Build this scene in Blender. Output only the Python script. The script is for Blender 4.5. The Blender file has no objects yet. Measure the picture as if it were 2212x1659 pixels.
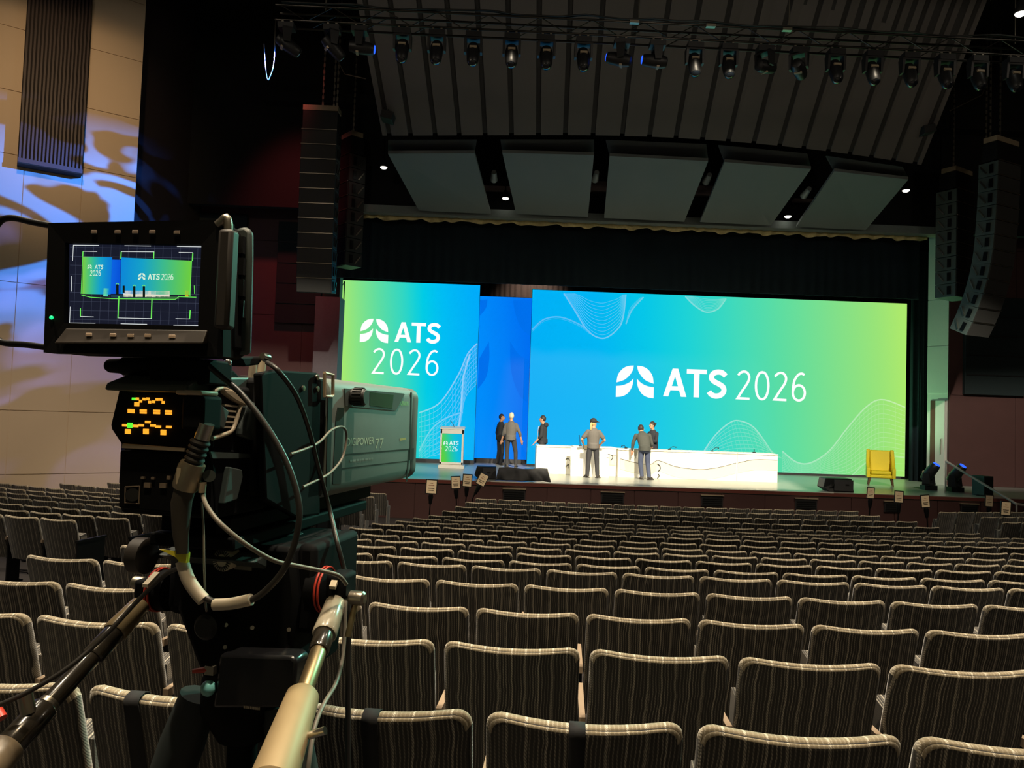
import bpy, bmesh, math, random
from math import sin, cos, tan, pi, radians, sqrt, atan2, exp
from mathutils import Vector, Matrix
random.seed(7)
SC = bpy.context.scene
COL = SC.collection

# ------------------------------------------------------------------ camera
CZ = 2.89                       # eye height above the flat front floor of the hall
FPX, PCX, PCY = 1600.0, 1106.0, 829.5
YAW, PIT, ROL = radians(1.0), radians(2.3), radians(2.0)
CF = Vector((sin(YAW)*cos(PIT), cos(YAW)*cos(PIT), sin(PIT)))
_r0 = Vector((cos(YAW), -sin(YAW), 0)); _u0 = _r0.cross(CF)
CR = cos(ROL)*_r0 + sin(ROL)*_u0
CU = -sin(ROL)*_r0 + cos(ROL)*_u0
EYE = Vector((0, 0, CZ))
cam_d = bpy.data.cameras.new('camera'); cam = bpy.data.objects.new('camera', cam_d); COL.objects.link(cam)
cam_d.sensor_width = 36; cam_d.lens = 36*FPX/2212; cam_d.clip_start = .05; cam_d.clip_end = 200
M = Matrix((CR, CU, -CF)).transposed().to_4x4(); M.translation = EYE
cam.matrix_world = M
SC.camera = cam
def ray(px, py): return CF*FPX + CR*(px-PCX) - CU*(py-PCY)
def U(px, py, Y):               # the point of the hall at depth Y seen at a pixel of the photograph
    d = ray(px, py); return EYE + d*(Y/d.y)
def UZ(px, py, z):              # ... at height z
    d = ray(px, py); return EYE + d*((z-CZ)/d.z)
def UP(px, py, P, N):           # ... on a plane
    d = ray(px, py); return EYE + d*((P-EYE).dot(N)/d.dot(N))
def proj(p):
    v = p-EYE; k = v.dot(CF); return PCX+FPX*v.dot(CR)/k, PCY-FPX*v.dot(CU)/k

# ------------------------------------------------------------------ light
vs = SC.view_settings
vs.view_transform = 'Standard'; vs.look = 'None'; vs.gamma = 1; vs.exposure = 0; vs.use_curve_mapping = False
W = bpy.data.worlds.new('world'); SC.world = W; W.use_nodes = True
W.node_tree.nodes['Background'].inputs[0].default_value = (.6, .75, .8, 1)
W.node_tree.nodes['Background'].inputs[1].default_value = .004
def spot(name, loc, target, watts, deg, color, blend=.5, radius=.1):
    d = bpy.data.lights.new(name, 'SPOT'); d.energy = watts; d.spot_size = radians(deg); d.color = color
    d.spot_blend = blend; d.shadow_soft_size = radius
    o = bpy.data.objects.new(name, d); COL.objects.link(o); o.location = loc
    o.rotation_euler = (Vector(target)-Vector(loc)).to_track_quat('-Z', 'Y').to_euler(); return o
STZ_ = CZ-1.83
WARM = (1, .84, .62)
# house downlights over the rows
for hx in (-7.5, -3.2, 1.2, 5.6, 10):
    for hy in (1.2, 4.6, 8.2):
        spot('house_downlight', (hx, hy, CZ+8.4), (hx, hy+.25, 0), 3100, 62, WARM, .9, .12)
for hx in (-7, -3.5, 0, 3.5, 7, 10.5):
    spot('house_downlight', (hx, 12.4, CZ+8.4), (hx, 16.6, 0), 2900 if hx < 6 else 2000, 46, WARM, .9, .12)
for hx in (-6, 4, 14):           # unseen fill points added to lift the dark walls and ceiling
    d = bpy.data.lights.new('house_fill', 'POINT'); d.energy = 170; d.color = (1, .86, .68); d.shadow_soft_size = .4
    o = bpy.data.objects.new('house_fill', d); COL.objects.link(o); o.location = (hx, 7.0, CZ+7.6)
# one close to the camera position, over its right shoulder
spot('house_downlight', (-.6, -.6, CZ+5.5), (-.3, 1.6, CZ-.5), 620, 60, (1, .76, .46), .8, .08)
# wall washers for the beige side wall
spot('wall_washer', (-5.0, 7.5, CZ+8.6), (-10.8, 18, CZ-2.4), 3300, 34, (1, .76, .54), 1, .2)
spot('wall_washer', (-6.5, 10.0, CZ+8.6), (-11, 18, CZ+7), 1250, 44, (1, .64, .34), 1, .2)
def shutter(o, x0, x1, y0, y1, soft=.012):      # framing shutters of a profile spot
    d = o.data; d.use_nodes = True; nt = d.node_tree; N = nt.nodes; L = nt.links
    em = next(n for n in N if n.type == 'EMISSION'); tc = N.new('ShaderNodeTexCoord'); sp = N.new('ShaderNodeSeparateXYZ'); L.new(tc.outputs['Normal'], sp.inputs[0])
    def m(op, a, b):
        n = N.new('ShaderNodeMath'); n.operation = op
        for i, v in enumerate((a, b)):
            if hasattr(v, 'is_output'): L.new(v, n.inputs[i])
            else: n.inputs[i].default_value = v
        return n.outputs[0]
    az = m('ABSOLUTE', sp.outputs[2], 0); out = None
    for c, lo, hi in ((sp.outputs[0], x0, x1), (sp.outputs[1], y0, y1)):
        q = m('DIVIDE', c, az)
        for edge, sg in ((lo, 1), (hi, -1)):
            n = N.new('ShaderNodeMapRange'); n.inputs[1].default_value = edge-sg*soft; n.inputs[2].default_value = edge+sg*soft; L.new(q, n.inputs[0])
            out = n.outputs[0] if out is None else m('MULTIPLY', out, n.outputs[0])
    L.new(out, em.inputs['Strength']); return o
# profile spots that light the desks on the stage, cut at the stage edge
shutter(spot('front_light', (4.3, 9.0, CZ+8.3), (4.6, 22.3, CZ-1.4), 20000, 50, (1, .88, .64), .2, .08), -.24, .262, -.088, .30)
# broad dimmer wash over the whole stage
for fx in (-2, 10.5): shutter(spot('stage_wash', (fx, 9.0, CZ+8.3), (fx*.7+1.4, 23, CZ-1.0), 6500, 70, (1, .90, .72), .3, .1), -.7, .7, -.075, .13, .03)
# red wash on the proscenium wall and three added fill lamps
spot('red_wash', (-6.0, 19.0, CZ+11), (-6.6, 23.8, CZ+4.0), 1200, 46, (1, .12, .12), 1, .3)
spot('column_fill', (12.3, 25.2, STZ_+.25), (14.3, 24.2, STZ_+3.2), 420, 75, (.42, 1, .46), 1, .15)  # green fill added to brighten the pale return wall
spot('curtain_fill', (1.2, 27.7, CZ+6.5), (1.2, 28.9, CZ+4.2), 160, 80, (1, .9, .8), 1, .1)  # unseen fill added to brighten the back curtain
spot('lens_fill', (8.0, 13.6, CZ+6.6), (-.3, 1.8, CZ-.1), 5200, 14, (.30, 1, .72), .9, .1)  # teal fill added to stand in for screen light on the lens
def gobo(name, loc, target, watts, deg, color, seed, scale, lo, hi, cut=(-.34, .30)):
    o = spot(name, loc, target, watts, deg, color, .6, .03)
    d = o.data; d.use_nodes = True; nt = d.node_tree; N = nt.nodes
    em = next(n for n in N if n.type == 'EMISSION')
    tc = N.new('ShaderNodeTexCoord'); mp = N.new('ShaderNodeMapping'); nz = N.new('ShaderNodeTexNoise'); rp = N.new('ShaderNodeValToRGB')
    mp.inputs['Location'].default_value = (seed, seed*1.7, seed*.3); mp.inputs['Scale'].default_value = (scale, scale*2.2, scale)
    mp.inputs['Rotation'].default_value = (0, 0, .22)
    nz.inputs['Scale'].default_value = 1; nz.inputs['Detail'].default_value = 1.2; nz.inputs['Distortion'].default_value = 1.2
    rp.color_ramp.elements[0].position = lo; rp.color_ramp.elements[1].position = hi
    nt.links.new(tc.outputs['Normal'], mp.inputs[0]); nt.links.new(mp.outputs[0], nz.inputs['Vector'])
    nt.links.new(nz.outputs['Fac'], rp.inputs[0])
    sp = N.new('ShaderNodeSeparateXYZ'); nt.links.new(tc.outputs['Normal'], sp.inputs[0]); out = rp.outputs[0]
    for e0, e1 in ((cut[0]-.06, cut[0]+.06), (cut[1]+.08, cut[1]-.08)):
        mr = N.new('ShaderNodeMapRange'); mr.inputs[1].default_value = e0; mr.inputs[2].default_value = e1; nt.links.new(sp.outputs[1], mr.inputs[0])
        mm = N.new('ShaderNodeMath'); mm.operation = 'MULTIPLY'; nt.links.new(out, mm.inputs[0]); nt.links.new(mr.outputs[0], mm.inputs[1]); out = mm.outputs[0]
    nt.links.new(out, em.inputs['Strength'])
    em.inputs['Color'].default_value = (*color, 1); d.color = (1, 1, 1)
    return o
gobo('gobo_beam', (-2.9, 13.4, CZ+6.6), (-11.0, 18.0, CZ+3.4), 9500, 66, (.03, .21, 1), 3.4, 5, .46, .52, (-.17, .30))
gobo('gobo_beam', (-4.2, 13.4, CZ+6.6), (-10.6, 18.2, CZ+2.0), 2600, 60, (.20, .22, 1), 8.3, 3.2, .46, .56, (-.30, .2))
# ------------------------------------------------------------------ materials
def S(r, g, b):
    f = lambda c: (c/255/12.92) if c/255 <= .04045 else ((c/255+.055)/1.055)**2.4
    return (f(r), f(g), f(b))
_mats = {}
def mat(name, col, rough=.6, metal=0, var=.12, scale=14, bump=0, emit=0, spec=.5, coat=0, sheen=0, trans=0):
    if name in _mats: return _mats[name]
    m = bpy.data.materials.new(name); m.use_nodes = True; nt = m.node_tree; N = nt.nodes; L = nt.links
    b = N['Principled BSDF']; b.inputs['Roughness'].default_value = rough; b.inputs['Metallic'].default_value = metal
    b.inputs['Specular IOR Level'].default_value = spec; b.inputs['Coat Weight'].default_value = coat
    b.inputs['Sheen Weight'].default_value = sheen; b.inputs['Transmission Weight'].default_value = trans
    tc = N.new('ShaderNodeTexCoord'); nz = N.new('ShaderNodeTexNoise'); mx = N.new('ShaderNodeMix'); mx.data_type = 'RGBA'
    nz.inputs['Scale'].default_value = scale; nz.inputs['Detail'].default_value = 4
    L.new(tc.outputs['Object'], nz.inputs['Vector']); L.new(nz.outputs['Fac'], mx.inputs[0])
    mx.inputs[6].default_value = (*[c*(1-var) for c in col], 1); mx.inputs[7].default_value = (*[min(1, c*(1+var)) for c in col], 1)
    L.new(mx.outputs[2], b.inputs['Base Color'])
    if bump:
        bp = N.new('ShaderNodeBump'); bp.inputs['Strength'].default_value = bump; bp.inputs['Distance'].default_value = .004
        L.new(nz.outputs['Fac'], bp.inputs['Height']); L.new(bp.outputs[0], b.inputs['Normal'])
    if emit:
        L.new(mx.outputs[2], b.inputs['Emission Color']); b.inputs['Emission Strength'].default_value = emit
    _mats[name] = m; return m
def screen_mat(name, strength=1.0, rough=.5):      # self-lit display: colour per vertex
    if name in _mats: return _mats[name]
    m = bpy.data.materials.new(name); m.use_nodes = True; nt = m.node_tree; N = nt.nodes
    b = N['Principled BSDF']; b.inputs['Base Color'].default_value = (.004, .004, .005, 1); b.inputs['Roughness'].default_value = rough
    b.inputs['Specular IOR Level'].default_value = .03
    a = N.new('ShaderNodeAttribute'); a.attribute_name = 'Col'
    nt.links.new(a.outputs['Color'], b.inputs['Emission Color']); b.inputs['Emission Strength'].default_value = strength
    _mats[name] = m; return m
def fabric_mat(name, BASEC, MAINK=.5):
    m = bpy.data.materials.new(name); m.use_nodes = True; nt = m.node_tree; N = nt.nodes; L = nt.links
    b = N['Principled BSDF']; b.inputs['Roughness'].default_value = .85; b.inputs['Specular IOR Level'].default_value = .15
    b.inputs['Sheen Weight'].default_value = .35; b.inputs['Sheen Roughness'].default_value = .4
    tc = N.new('ShaderNodeTexCoord'); sp = N.new('ShaderNodeSeparateXYZ'); L.new(tc.outputs['Object'], sp.inputs[0])
    oi = N.new('ShaderNodeObjectInfo')
    def mth(op, a, bb=None, c=None):
        n = N.new('ShaderNodeMath'); n.operation = op
        for i, v in enumerate((a, bb, c)):
            if v is None: continue
            if hasattr(v, 'is_output'): L.new(v, n.inputs[i])
            else: n.inputs[i].default_value = v
        return n.outputs[0]
    def noise(vec_scale, detail=2):
        mp = N.new('ShaderNodeMapping'); mp.inputs['Scale'].default_value = vec_scale; L.new(tc.outputs['Object'], mp.inputs[0])
        nz = N.new('ShaderNodeTexNoise'); nz.noise_dimensions = '4D'; nz.inputs['Scale'].default_value = 1; nz.inputs['Detail'].default_value = detail
        L.new(mp.outputs[0], nz.inputs['Vector']); L.new(mth('MULTIPLY', oi.outputs['Random'], 40), nz.inputs['W']); return nz.outputs['Fac']
    wob = mth('MULTIPLY', mth('SUBTRACT', noise((7, 1, 9)), .5), .022)
    x = mth('ADD', sp.outputs[0], wob)
    def stripe(per, width, soft):
        f = mth('FRACT', mth('MULTIPLY', mth('ADD', x, 5.013), 1/per)); d = mth('ABSOLUTE', mth('SUBTRACT', f, .5))
        n = N.new('ShaderNodeMapRange'); n.inputs[1].default_value = width+soft; n.inputs[2].default_value = width; L.new(d, n.inputs[0]); n.clamp = True; return n.outputs[0]
    # twisted yarn: diagonal dashes
    zz = mth('FRACT', mth('MULTIPLY', mth('ADD', mth('ADD', sp.outputs[2], mth('MULTIPLY', sp.outputs[1], .8)), mth('MULTIPLY', x, 1.3)), 120))
    dash = N.new('ShaderNodeMapRange'); dash.inputs[1].default_value = .25; dash.inputs[2].default_value = .6; dash.inputs[3].default_value = .35; L.new(zz, dash.inputs[0])
    main = mth('MULTIPLY', stripe(.052, .045, .03), dash.outputs[0])
    fine = mth('MULTIPLY', mth('MULTIPLY', stripe(.0115, .12, .1), mth('POWER', noise((60, 2, 3)), 2.2)), dash.outputs[0])
    fac = mth('MINIMUM', mth('ADD', mth('MULTIPLY', main, MAINK), mth('MULTIPLY', fine, 1.15)), 1)
    mx = N.new('ShaderNodeMix'); mx.data_type = 'RGBA'; L.new(fac, mx.inputs[0])
    mx.inputs[6].default_value = (*BASEC, 1); mx.inputs[7].default_value = (*S(214, 206, 190), 1)
    L.new(mx.outputs[2], b.inputs['Base Color'])
    bp = N.new('ShaderNodeBump'); bp.inputs['Strength'].default_value = .6; bp.inputs['Distance'].default_value = .002
    L.new(mth('ADD', fac, mth('MULTIPLY', zz, .3)), bp.inputs['Height']); L.new(bp.outputs[0], b.inputs['Normal'])
    return m
FAB = fabric_mat('striped_seat_fabric', S(56, 55, 54)); WELT_LIT = fabric_mat('striped_welt_fabric_lit', S(132, 122, 102), .9)  # welt is seat fabric paled to carry the overhead light on the tops
BLK = mat('black_plastic', S(22, 23, 25), .5, var=.2, scale=60)
BLKM = mat('black_metal', S(22, 23, 25), .38, .6, var=.2)
RUB = mat('black_rubber', S(24, 23, 22), .6, var=.2)
CHR = mat('chrome', S(205, 200, 190), .22, 1, var=.05)
ALU = mat('brushed_aluminium', S(168, 160, 145), .35, 1, var=.12, scale=30)
GREYL = mat('lens_grey_paint', S(112, 122, 118), .55, var=.05, scale=40, bump=.05)
TAN = mat('tan_plastic', S(165, 150, 125), .5, var=.08)
WHT = mat('white_laminate', S(236, 232, 222), .4, var=.02)
MAROON = mat('maroon_wood_wall', S(84, 56, 54), .55, var=.12, scale=3)
BLKCLOTH = mat('black_cloth', S(24, 25, 28), .9, var=.2, scale=8)
DARKWALL = mat('dark_teal_grille', S(26, 40, 42), .8, var=.1)

# ------------------------------------------------------------------ mesh builder
ZAX = Vector((0, 0, 1))
def frame(n, up=ZAX):
    n = n.normalized(); a = up if abs(n.dot(up)) < .95 else Vector((1, 0, 0))
    x = a.cross(n).normalized(); return x, n.cross(x), n
class MB:
    def __init__(s): s.v = []; s.f = []; s.c = []
    def add(s, vs_, fs, col=None):
        o = len(s.v); s.v += [Vector(p) for p in vs_]; s.f += [tuple(i+o for i in f) for f in fs]
        s.c += [col or (1, 1, 1)]*len(vs_); return s
    def hexa(s, c8, col=None):      # bottom 4 ccw, top 4 ccw
        return s.add(c8, [(0, 3, 2, 1), (4, 5, 6, 7), (0, 1, 5, 4), (1, 2, 6, 5), (2, 3, 7, 6), (3, 0, 4, 7)], col)
    def box(s, x0, x1, y0, y1, z0, z1, col=None):
        return s.hexa([(x0, y0, z0), (x1, y0, z0), (x1, y1, z0), (x0, y1, z0), (x0, y0, z1), (x1, y0, z1), (x1, y1, z1), (x0, y1, z1)], col)
    def obox(s, o, X, Y, Z, a, b, c, col=None):  # centred oriented box with half sizes a, b, c
        o = Vector(o); X = X.normalized()*a; Y = Y.normalized()*b; Z = Z.normalized()*c
        return s.hexa([o-X-Y-Z, o+X-Y-Z, o+X+Y-Z, o-X+Y-Z, o-X-Y+Z, o+X-Y+Z, o+X+Y+Z, o-X+Y+Z], col)
    def cyl(s, p0, p1, r0, r1=None, n=12, caps=True, col=None):
        p0, p1 = Vector(p0), Vector(p1); r1 = r0 if r1 is None else r1
        return s.loft([(p0, r0), (p1, r1)], n, caps, col)
    def loft(s, rings, n=12, caps=True, col=None):  # straight-axis revolve: (centre, radius)
        ax = (rings[-1][0]-rings[0][0]).normalized(); x, y, _ = frame(ax); V = []; F = []
        for c, r in rings:
            for i in range(n):
                t = 2*pi*i/n; V.append(c+(x*cos(t)+y*sin(t))*max(r, 1e-5))
        for k in range(len(rings)-1):
            for i in range(n):
                j = (i+1) % n; F.append((k*n+i, k*n+j, (k+1)*n+j, (k+1)*n+i))
        if caps: F.append(tuple(range(n-1, -1, -1))); F.append(tuple(range((len(rings)-1)*n, len(rings)*n)))
        return s.add(V, F, col)
    def tube(s, pts, r, n=8, smooth=4, col=None):
        pts = [Vector(p) for p in pts]
        if smooth and len(pts) > 2: pts = catmull(pts, smooth)
        V = []; F = []; m = len(pts); x = None
        for k, p in enumerate(pts):
            t = (pts[min(k+1, m-1)]-pts[max(k-1, 0)]).normalized()
            if x is None: x, y, _ = frame(t)
            else:
                x = (x - t*x.dot(t)).normalized(); y = t.cross(x)
            rr = r(k/(m-1)) if callable(r) else r
            for i in range(n):
                a = 2*pi*i/n; V.append(p+(x*cos(a)+y*sin(a))*rr)
        for k in range(m-1):
            for i in range(n):
                j = (i+1) % n; F.append((k*n+i, k*n+j, (k+1)*n+j, (k+1)*n+i))
        F.append(tuple(range(n-1, -1, -1))); F.append(tuple(range((m-1)*n, m*n)))
        return s.add(V, F, col)
    def prism(s, pts, off, col=None):   # polygon swept by a vector
        pts = [Vector(p) for p in pts]; off = Vector(off); n = len(pts)
        nrm = Vector((0, 0, 0))
        for i in range(n): nrm += pts[i].cross(pts[(i+1) % n])
        if nrm.dot(off) > 0: pts = pts[::-1]
        V = pts+[p+off for p in pts]
        F = [tuple(range(n)), tuple(range(2*n-1, n-1, -1))]+[(i, i+n, (i+1) % n+n, (i+1) % n) for i in range(n)]
        return s.add(V, F, col)
    def ball(s, c, r, n=12, m=8, sx=1, sy=1, sz=1, col=None):
        c = Vector(c); V = []; F = []
        for k in range(m+1):
            th = pi*k/m
            for i in range(n):
                a = 2*pi*i/n; V.append(c+Vector((r*sx*sin(th)*cos(a), r*sy*sin(th)*sin(a), r*sz*cos(th))))
        for k in range(m):
            for i in range(n):
                j = (i+1) % n; F.append((k*n+i, (k+1)*n+i, (k+1)*n+j, k*n+j))
        return s.add(V, F, col)
    def ribbon(s, pts, w, to3, closed=False, col=None, lift=None):   # flat stroke of width w in 2-D, mapped by to3
        pts = [Vector((p[0], p[1], 0)) for p in pts]; n = len(pts); V = []; F = []; C = []
        for i, p in enumerate(pts):
            a = pts[(i-1) % n] if closed or i else p; b = pts[(i+1) % n] if closed or i < n-1 else p
            d1 = (p-a); d2 = (b-p)
            if d1.length < 1e-9: d1 = d2
            if d2.length < 1e-9: d2 = d1
            d1.normalize(); d2.normalize(); n1 = Vector((-d1.y, d1.x, 0)); n2 = Vector((-d2.y, d2.x, 0)); m_ = (n1+n2)
            m_ = m_.normalized() if m_.length > 1e-6 else n1
            k = w/2/max(.45, m_.dot(n1)); V += [to3(*(p+m_*k).xy), to3(*(p-m_*k).xy)]
        for i in range(n if closed else n-1):
            j = (i+1) % n; F.append((2*i+1, 2*j+1, 2*j, 2*i))
        if callable(col):
            o = len(s.v); s.add(V, F)
            for i, p in enumerate(pts): s.c[o+2*i] = s.c[o+2*i+1] = col(p.x, p.y)
        else: s.add(V, F, col)
        return s
    def poly(s, pts, to3, col=None): return s.add([to3(*p) for p in pts], [tuple(range(len(pts)))], col)
    def mesh(s, name, mtl, smooth=0, org=None, vcol=False):
        me = bpy.data.meshes.new(name); org = org or Vector((0, 0, 0))
        me.from_pydata([tuple(p-org) for p in s.v], [], s.f); me.materials.append(mtl)
        if vcol:
            at = me.color_attributes.new('Col', 'FLOAT_COLOR', 'POINT')
            at.data.foreach_set('color', [x for c in s.c for x in (*c, 1)])
        if smooth:
            me.polygons.foreach_set('use_smooth', [True]*len(me.polygons)); me.set_sharp_from_angle(angle=radians(smooth))
        me.update(); return me
    def build(s, name, mtl, parent=None, smooth=0, bev=0, vcol=False, seg=2):
        root = parent
        while root and root.parent: root = root.parent
        org = (LOCAL[root.name] if root.name in LOCAL else Vector(root.location)) if root else Vector((0, 0, 0))
        o = bpy.data.objects.new(name, s.mesh(name, mtl, smooth, org, vcol)); COL.objects.link(o)
        if parent: o.parent = parent
        if bev:
            md = o.modifiers.new('bevel', 'BEVEL'); md.width = bev; md.segments = seg; md.limit_method = 'ANGLE'; md.angle_limit = radians(40)
        return o
LOCAL = {}
def catmull(P, k):
    out = []; n = len(P)
    for i in range(n-1):
        a, b, c, d = P[max(i-1, 0)], P[i], P[i+1], P[min(i+2, n-1)]
        for j in range(k):
            t = j/k; out.append(.5*((2*b)+(c-a)*t+(2*a-5*b+4*c-d)*t*t+(3*b-a-3*c+d)*t**3))
    return out+[P[-1]]
def cat2(P, k=6): return [(p.x, p.y) for p in catmull([Vector((*p, 0)) for p in P], k)]
def tag(o, label=None, cat=None, group=None, kind=None):
    if label: o['label'] = label
    if cat: o['category'] = cat
    if group: o['group'] = group
    if kind: o['kind'] = kind
    return o
def thing(name, loc, label, cat, group=None, rz=0):
    o = bpy.data.objects.new(name, None); COL.objects.link(o); o.location = loc; o.rotation_euler = (0, 0, rz); o.empty_display_size = .1
    return tag(o, label, cat, group)
def localthing(name, loc, label, cat, group=None, rz=0):   # parts given in the thing's own coordinates
    o = thing(name, loc, label, cat, group, rz); LOCAL[o.name] = Vector((0, 0, 0)); return o
def struct(o): o['kind'] = 'structure'; return o
def dup(o, parent=None):
    c = o.copy(); COL.objects.link(c)
    if parent: c.parent = parent
    for ch in list(o.children): dup(ch, c)
    return c
def textmesh(body, size=1.0, offset=0, align='LEFT'):
    cu = bpy.data.curves.new('t', 'FONT'); cu.body = body; cu.size = size; cu.offset = offset; cu.align_x = align; cu.resolution_u = 3
    ob = bpy.data.objects.new('t', cu); me = bpy.data.meshes.new_from_object(ob)
    V = [tuple(v.co) for v in me.vertices]; F = [tuple(p.vertices) for p in me.polygons]
    bpy.data.objects.remove(ob); bpy.data.curves.remove(cu); bpy.data.meshes.remove(me); return V, F
def addtext(mb, body, size, to3, offset=0, align='LEFT', col=None, sx=1.0):
    V, F = textmesh(body, size, offset, align); mb.add([to3(v[0]*sx, v[1]) for v in V], F, col)
def print_marks(mb, to3, x0, x1, z, h, seed, fill=.8):      # a line of print too small to read: word-length strokes
    r = random.Random(seed); x = x0
    while x < x1-.02*(x1-x0):
        w = min(r.uniform(.06, .16)*(x1-x0), x1-x); mb.poly([(x, z), (x+w*fill, z), (x+w*fill, z+h*r.uniform(.75, 1)), (x, z+h)], to3); x += w
ORD = ['', 'first', 'second', 'third', 'fourth', 'fifth', 'sixth', 'seventh', 'eighth', 'ninth', 'tenth', 'eleventh', 'twelfth', 'thirteenth',
       'fourteenth', 'fifteenth', 'sixteenth', 'seventeenth', 'eighteenth', 'nineteenth', 'twentieth', 'twenty-first', 'twenty-second', 'twenty-third', 'twenty-fourth', 'twenty-fifth']
# lettering of the show graphics, cap height 1
def logo_polys():
    ul = [(.01, .46)]+cat2([(.01, .46), (.05, .70), (.19, .89), (.36, .98), (.53, 1.0)], 4)[1:]+cat2([(.53, 1.0), (.505, .86), (.41, .70), (.25, .55), (.01, .46)], 4)[1:-1]
    ll = cat2([(0, .35), (.20, .38), (.40, .47), (.53, .60)], 4)+cat2([(.53, .60), (.50, .37), (.38, .15), (.20, .04), (0, .01)], 4)[1:]
    mir = lambda P: [(1.17-x, y) for x, y in P][::-1]
    return [ul, ll, mir(ul), mir(ll)]
def put_logo(mb, to3, ox, oy, h, col):
    for P in logo_polys():
        m = len(P); cx = sum(p[0] for p in P)/m; cy = sum(p[1] for p in P)/m
        pts = [to3(ox+h*x, oy+h*y) for x, y in P]
        mb.add(pts, [tuple(range(m))], col)
def put_ats(mb, to3, ox, oy, h, col):
    q = lambda P, dx: mb.poly([(ox+h*(x+dx), oy+h*y) for x, y in P], to3, col)
    q([(0, 0), (.19, 0), (.505, 1), (.32, 1)], 0); q([(.64, 0), (.84, 0), (.52, 1), (.33, 1)], 0); q([(.2, .22), (.64, .22), (.6, .37), (.24, .37)], 0)
    q([(0, .84), (.72, .84), (.72, 1), (0, 1)], .83); q([(.26, 0), (.46, 0), (.46, .85), (.26, .85)], .83)
    P = cat2([(.63, .80), (.50, .91), (.33, .93), (.17, .86), (.12, .71), (.22, .59), (.42, .49), (.55, .39), (.57, .24), (.46, .11), (.28, .07), (.13, .12), (.04, .22)], 4)
    mb.ribbon([(ox+h*(x+1.6), oy+h*y) for x, y in P], h*.185, to3, False, col)
def put_2026(mb, to3, ox, oy, h, col, w=.075, adv=.60):
    def dg(P, k, closed=False): mb.ribbon([(ox+h*(x+k*adv), oy+h*y) for x, y in P], h*w, to3, closed, col)
    two = cat2([(.05, .83), (.13, .92), (.25, .965), (.37, .92), (.435, .78), (.39, .60), (.24, .36), (.045, .045)], 5)+[(.46, .037)]
    zero = [(.25+.215*(abs(cos(t))**.9)*(1 if cos(t) > 0 else -1), .5+.465*sin(t)) for t in [2*pi*i/28 for i in range(28)]]
    six1 = cat2([(.43, .92), (.34, .965), (.22, .92), (.10, .74), (.05, .50), (.042, .30)], 5)
    six2 = [(.25+.208*cos(t), .30+.262*sin(t)) for t in [2*pi*i/26 for i in range(26)]]
    dg(two, 0); dg(zero, 1, True); dg(two, 2); dg(six1, 3); dg(six2, 3, True)
# ------------------------------------------------------------------ rows, floor
ARC = Vector((4.2, 50.0, 0))
ROWS = [(1.95, .79, 1053, .56), (2.83, .89, 1281, .57), (3.73, .993, 1273, .564), (4.64, 1.05, 944, .56), (5.5, 1.13, 1022, .56), (6.4, 1.25, 959, .58),
        (7.3, 1.35, 993, .58), (8.25, 1.46, 1017, .536), (9.2, 1.558, 964, .535), (10.1, 1.63, 920, .53), (11.0, 1.70, 961, .55), (11.95, 1.777, 930, .553),
        (12.85, 1.855, 963, .554), (13.8, 1.92, 930, .548), (14.7, 1.95, 959, .588), (15.6, 1.97, 987, .52), (16.5, 1.98, 1009, .52), (17.5, 2.01, 1031, .54)]
SEAT_H = .88
ROWGEO = []
for d, drop, gap, pitch in ROWS:
    p = U(gap, 900, d); v = Vector((p.x-ARC.x, p.y-ARC.y, 0)); ROWGEO.append((v.length, atan2(v.x, -v.y), CZ-drop-SEAT_H, pitch))
def floor_z(rad):
    T = [(52, CZ-1.67)]+[(g[0], g[2]) for g in ROWGEO]+[(28, 0.0)]
    if rad >= T[0][0]: return T[0][1]
    for (r0, z0), (r1, z1) in zip(T, T[1:]):
        if r0 >= rad >= r1: return z1+(z0-z1)*(rad-r1)/(r0-r1)
    return T[-1][1]
CARPET = mat('dark_carpet', S(40, 36, 36), .95, var=.3, scale=40)
mb = MB(); V = []; F = []; NA, rads = 40, [28]+[g[0] for g in ROWGEO[::-1]]+[48.9, 52, 58]
for r_ in rads:
    for i in range(NA+1):
        t = radians(-34+68*i/NA); V.append((ARC.x+r_*sin(t), ARC.y-r_*cos(t), floor_z(r_)))
for k in range(len(rads)-1):
    for i in range(NA): a = k*(NA+1)+i; F.append((a, a+1, a+NA+2, a+NA+1)[::-1])
mb.add(V, F); struct(mb.build('floor', CARPET, None, 30))

# ------------------------------------------------------------------ stage
STZ = CZ-1.83; SY = 20.0
STF = mat('stage_floor_paint', S(160, 163, 156), .3, var=.08, scale=1.5)
mb = MB(); mb.box(-10.5, 19.5, SY, 31, STZ-.12, STZ); st = struct(mb.build('stage_floor', STF))
mb = MB(); mb.box(-10.5, 19.5, SY-.03, SY+.05, STZ-.10, STZ-.012); struct(mb.build('trim_1', mat('nosing_wood', S(120, 66, 58), .4, var=.1)))
struct(MB().box(U(1060, 1045, SY).x, U(1800, 1068, SY).x, SY-.035, SY+.012, STZ-.014, STZ+.004).build('trim_2', mat('white_edge_tape', S(235, 232, 220), .4)))
fw = struct(MB().box(-10.5, 19.5, SY+.02, SY+.12, -.05, STZ-.12).build('wall_stage_front', MAROON))
x = -10.4
while x < 19.3:
    MB().box(x, x+1.16, SY-.005, SY+.03, 0, STZ-.13).build('panel', MAROON, fw, 0, .004); x += 1.18
VENT = mat('vent_grey', S(46, 44, 46), .6)
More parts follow.
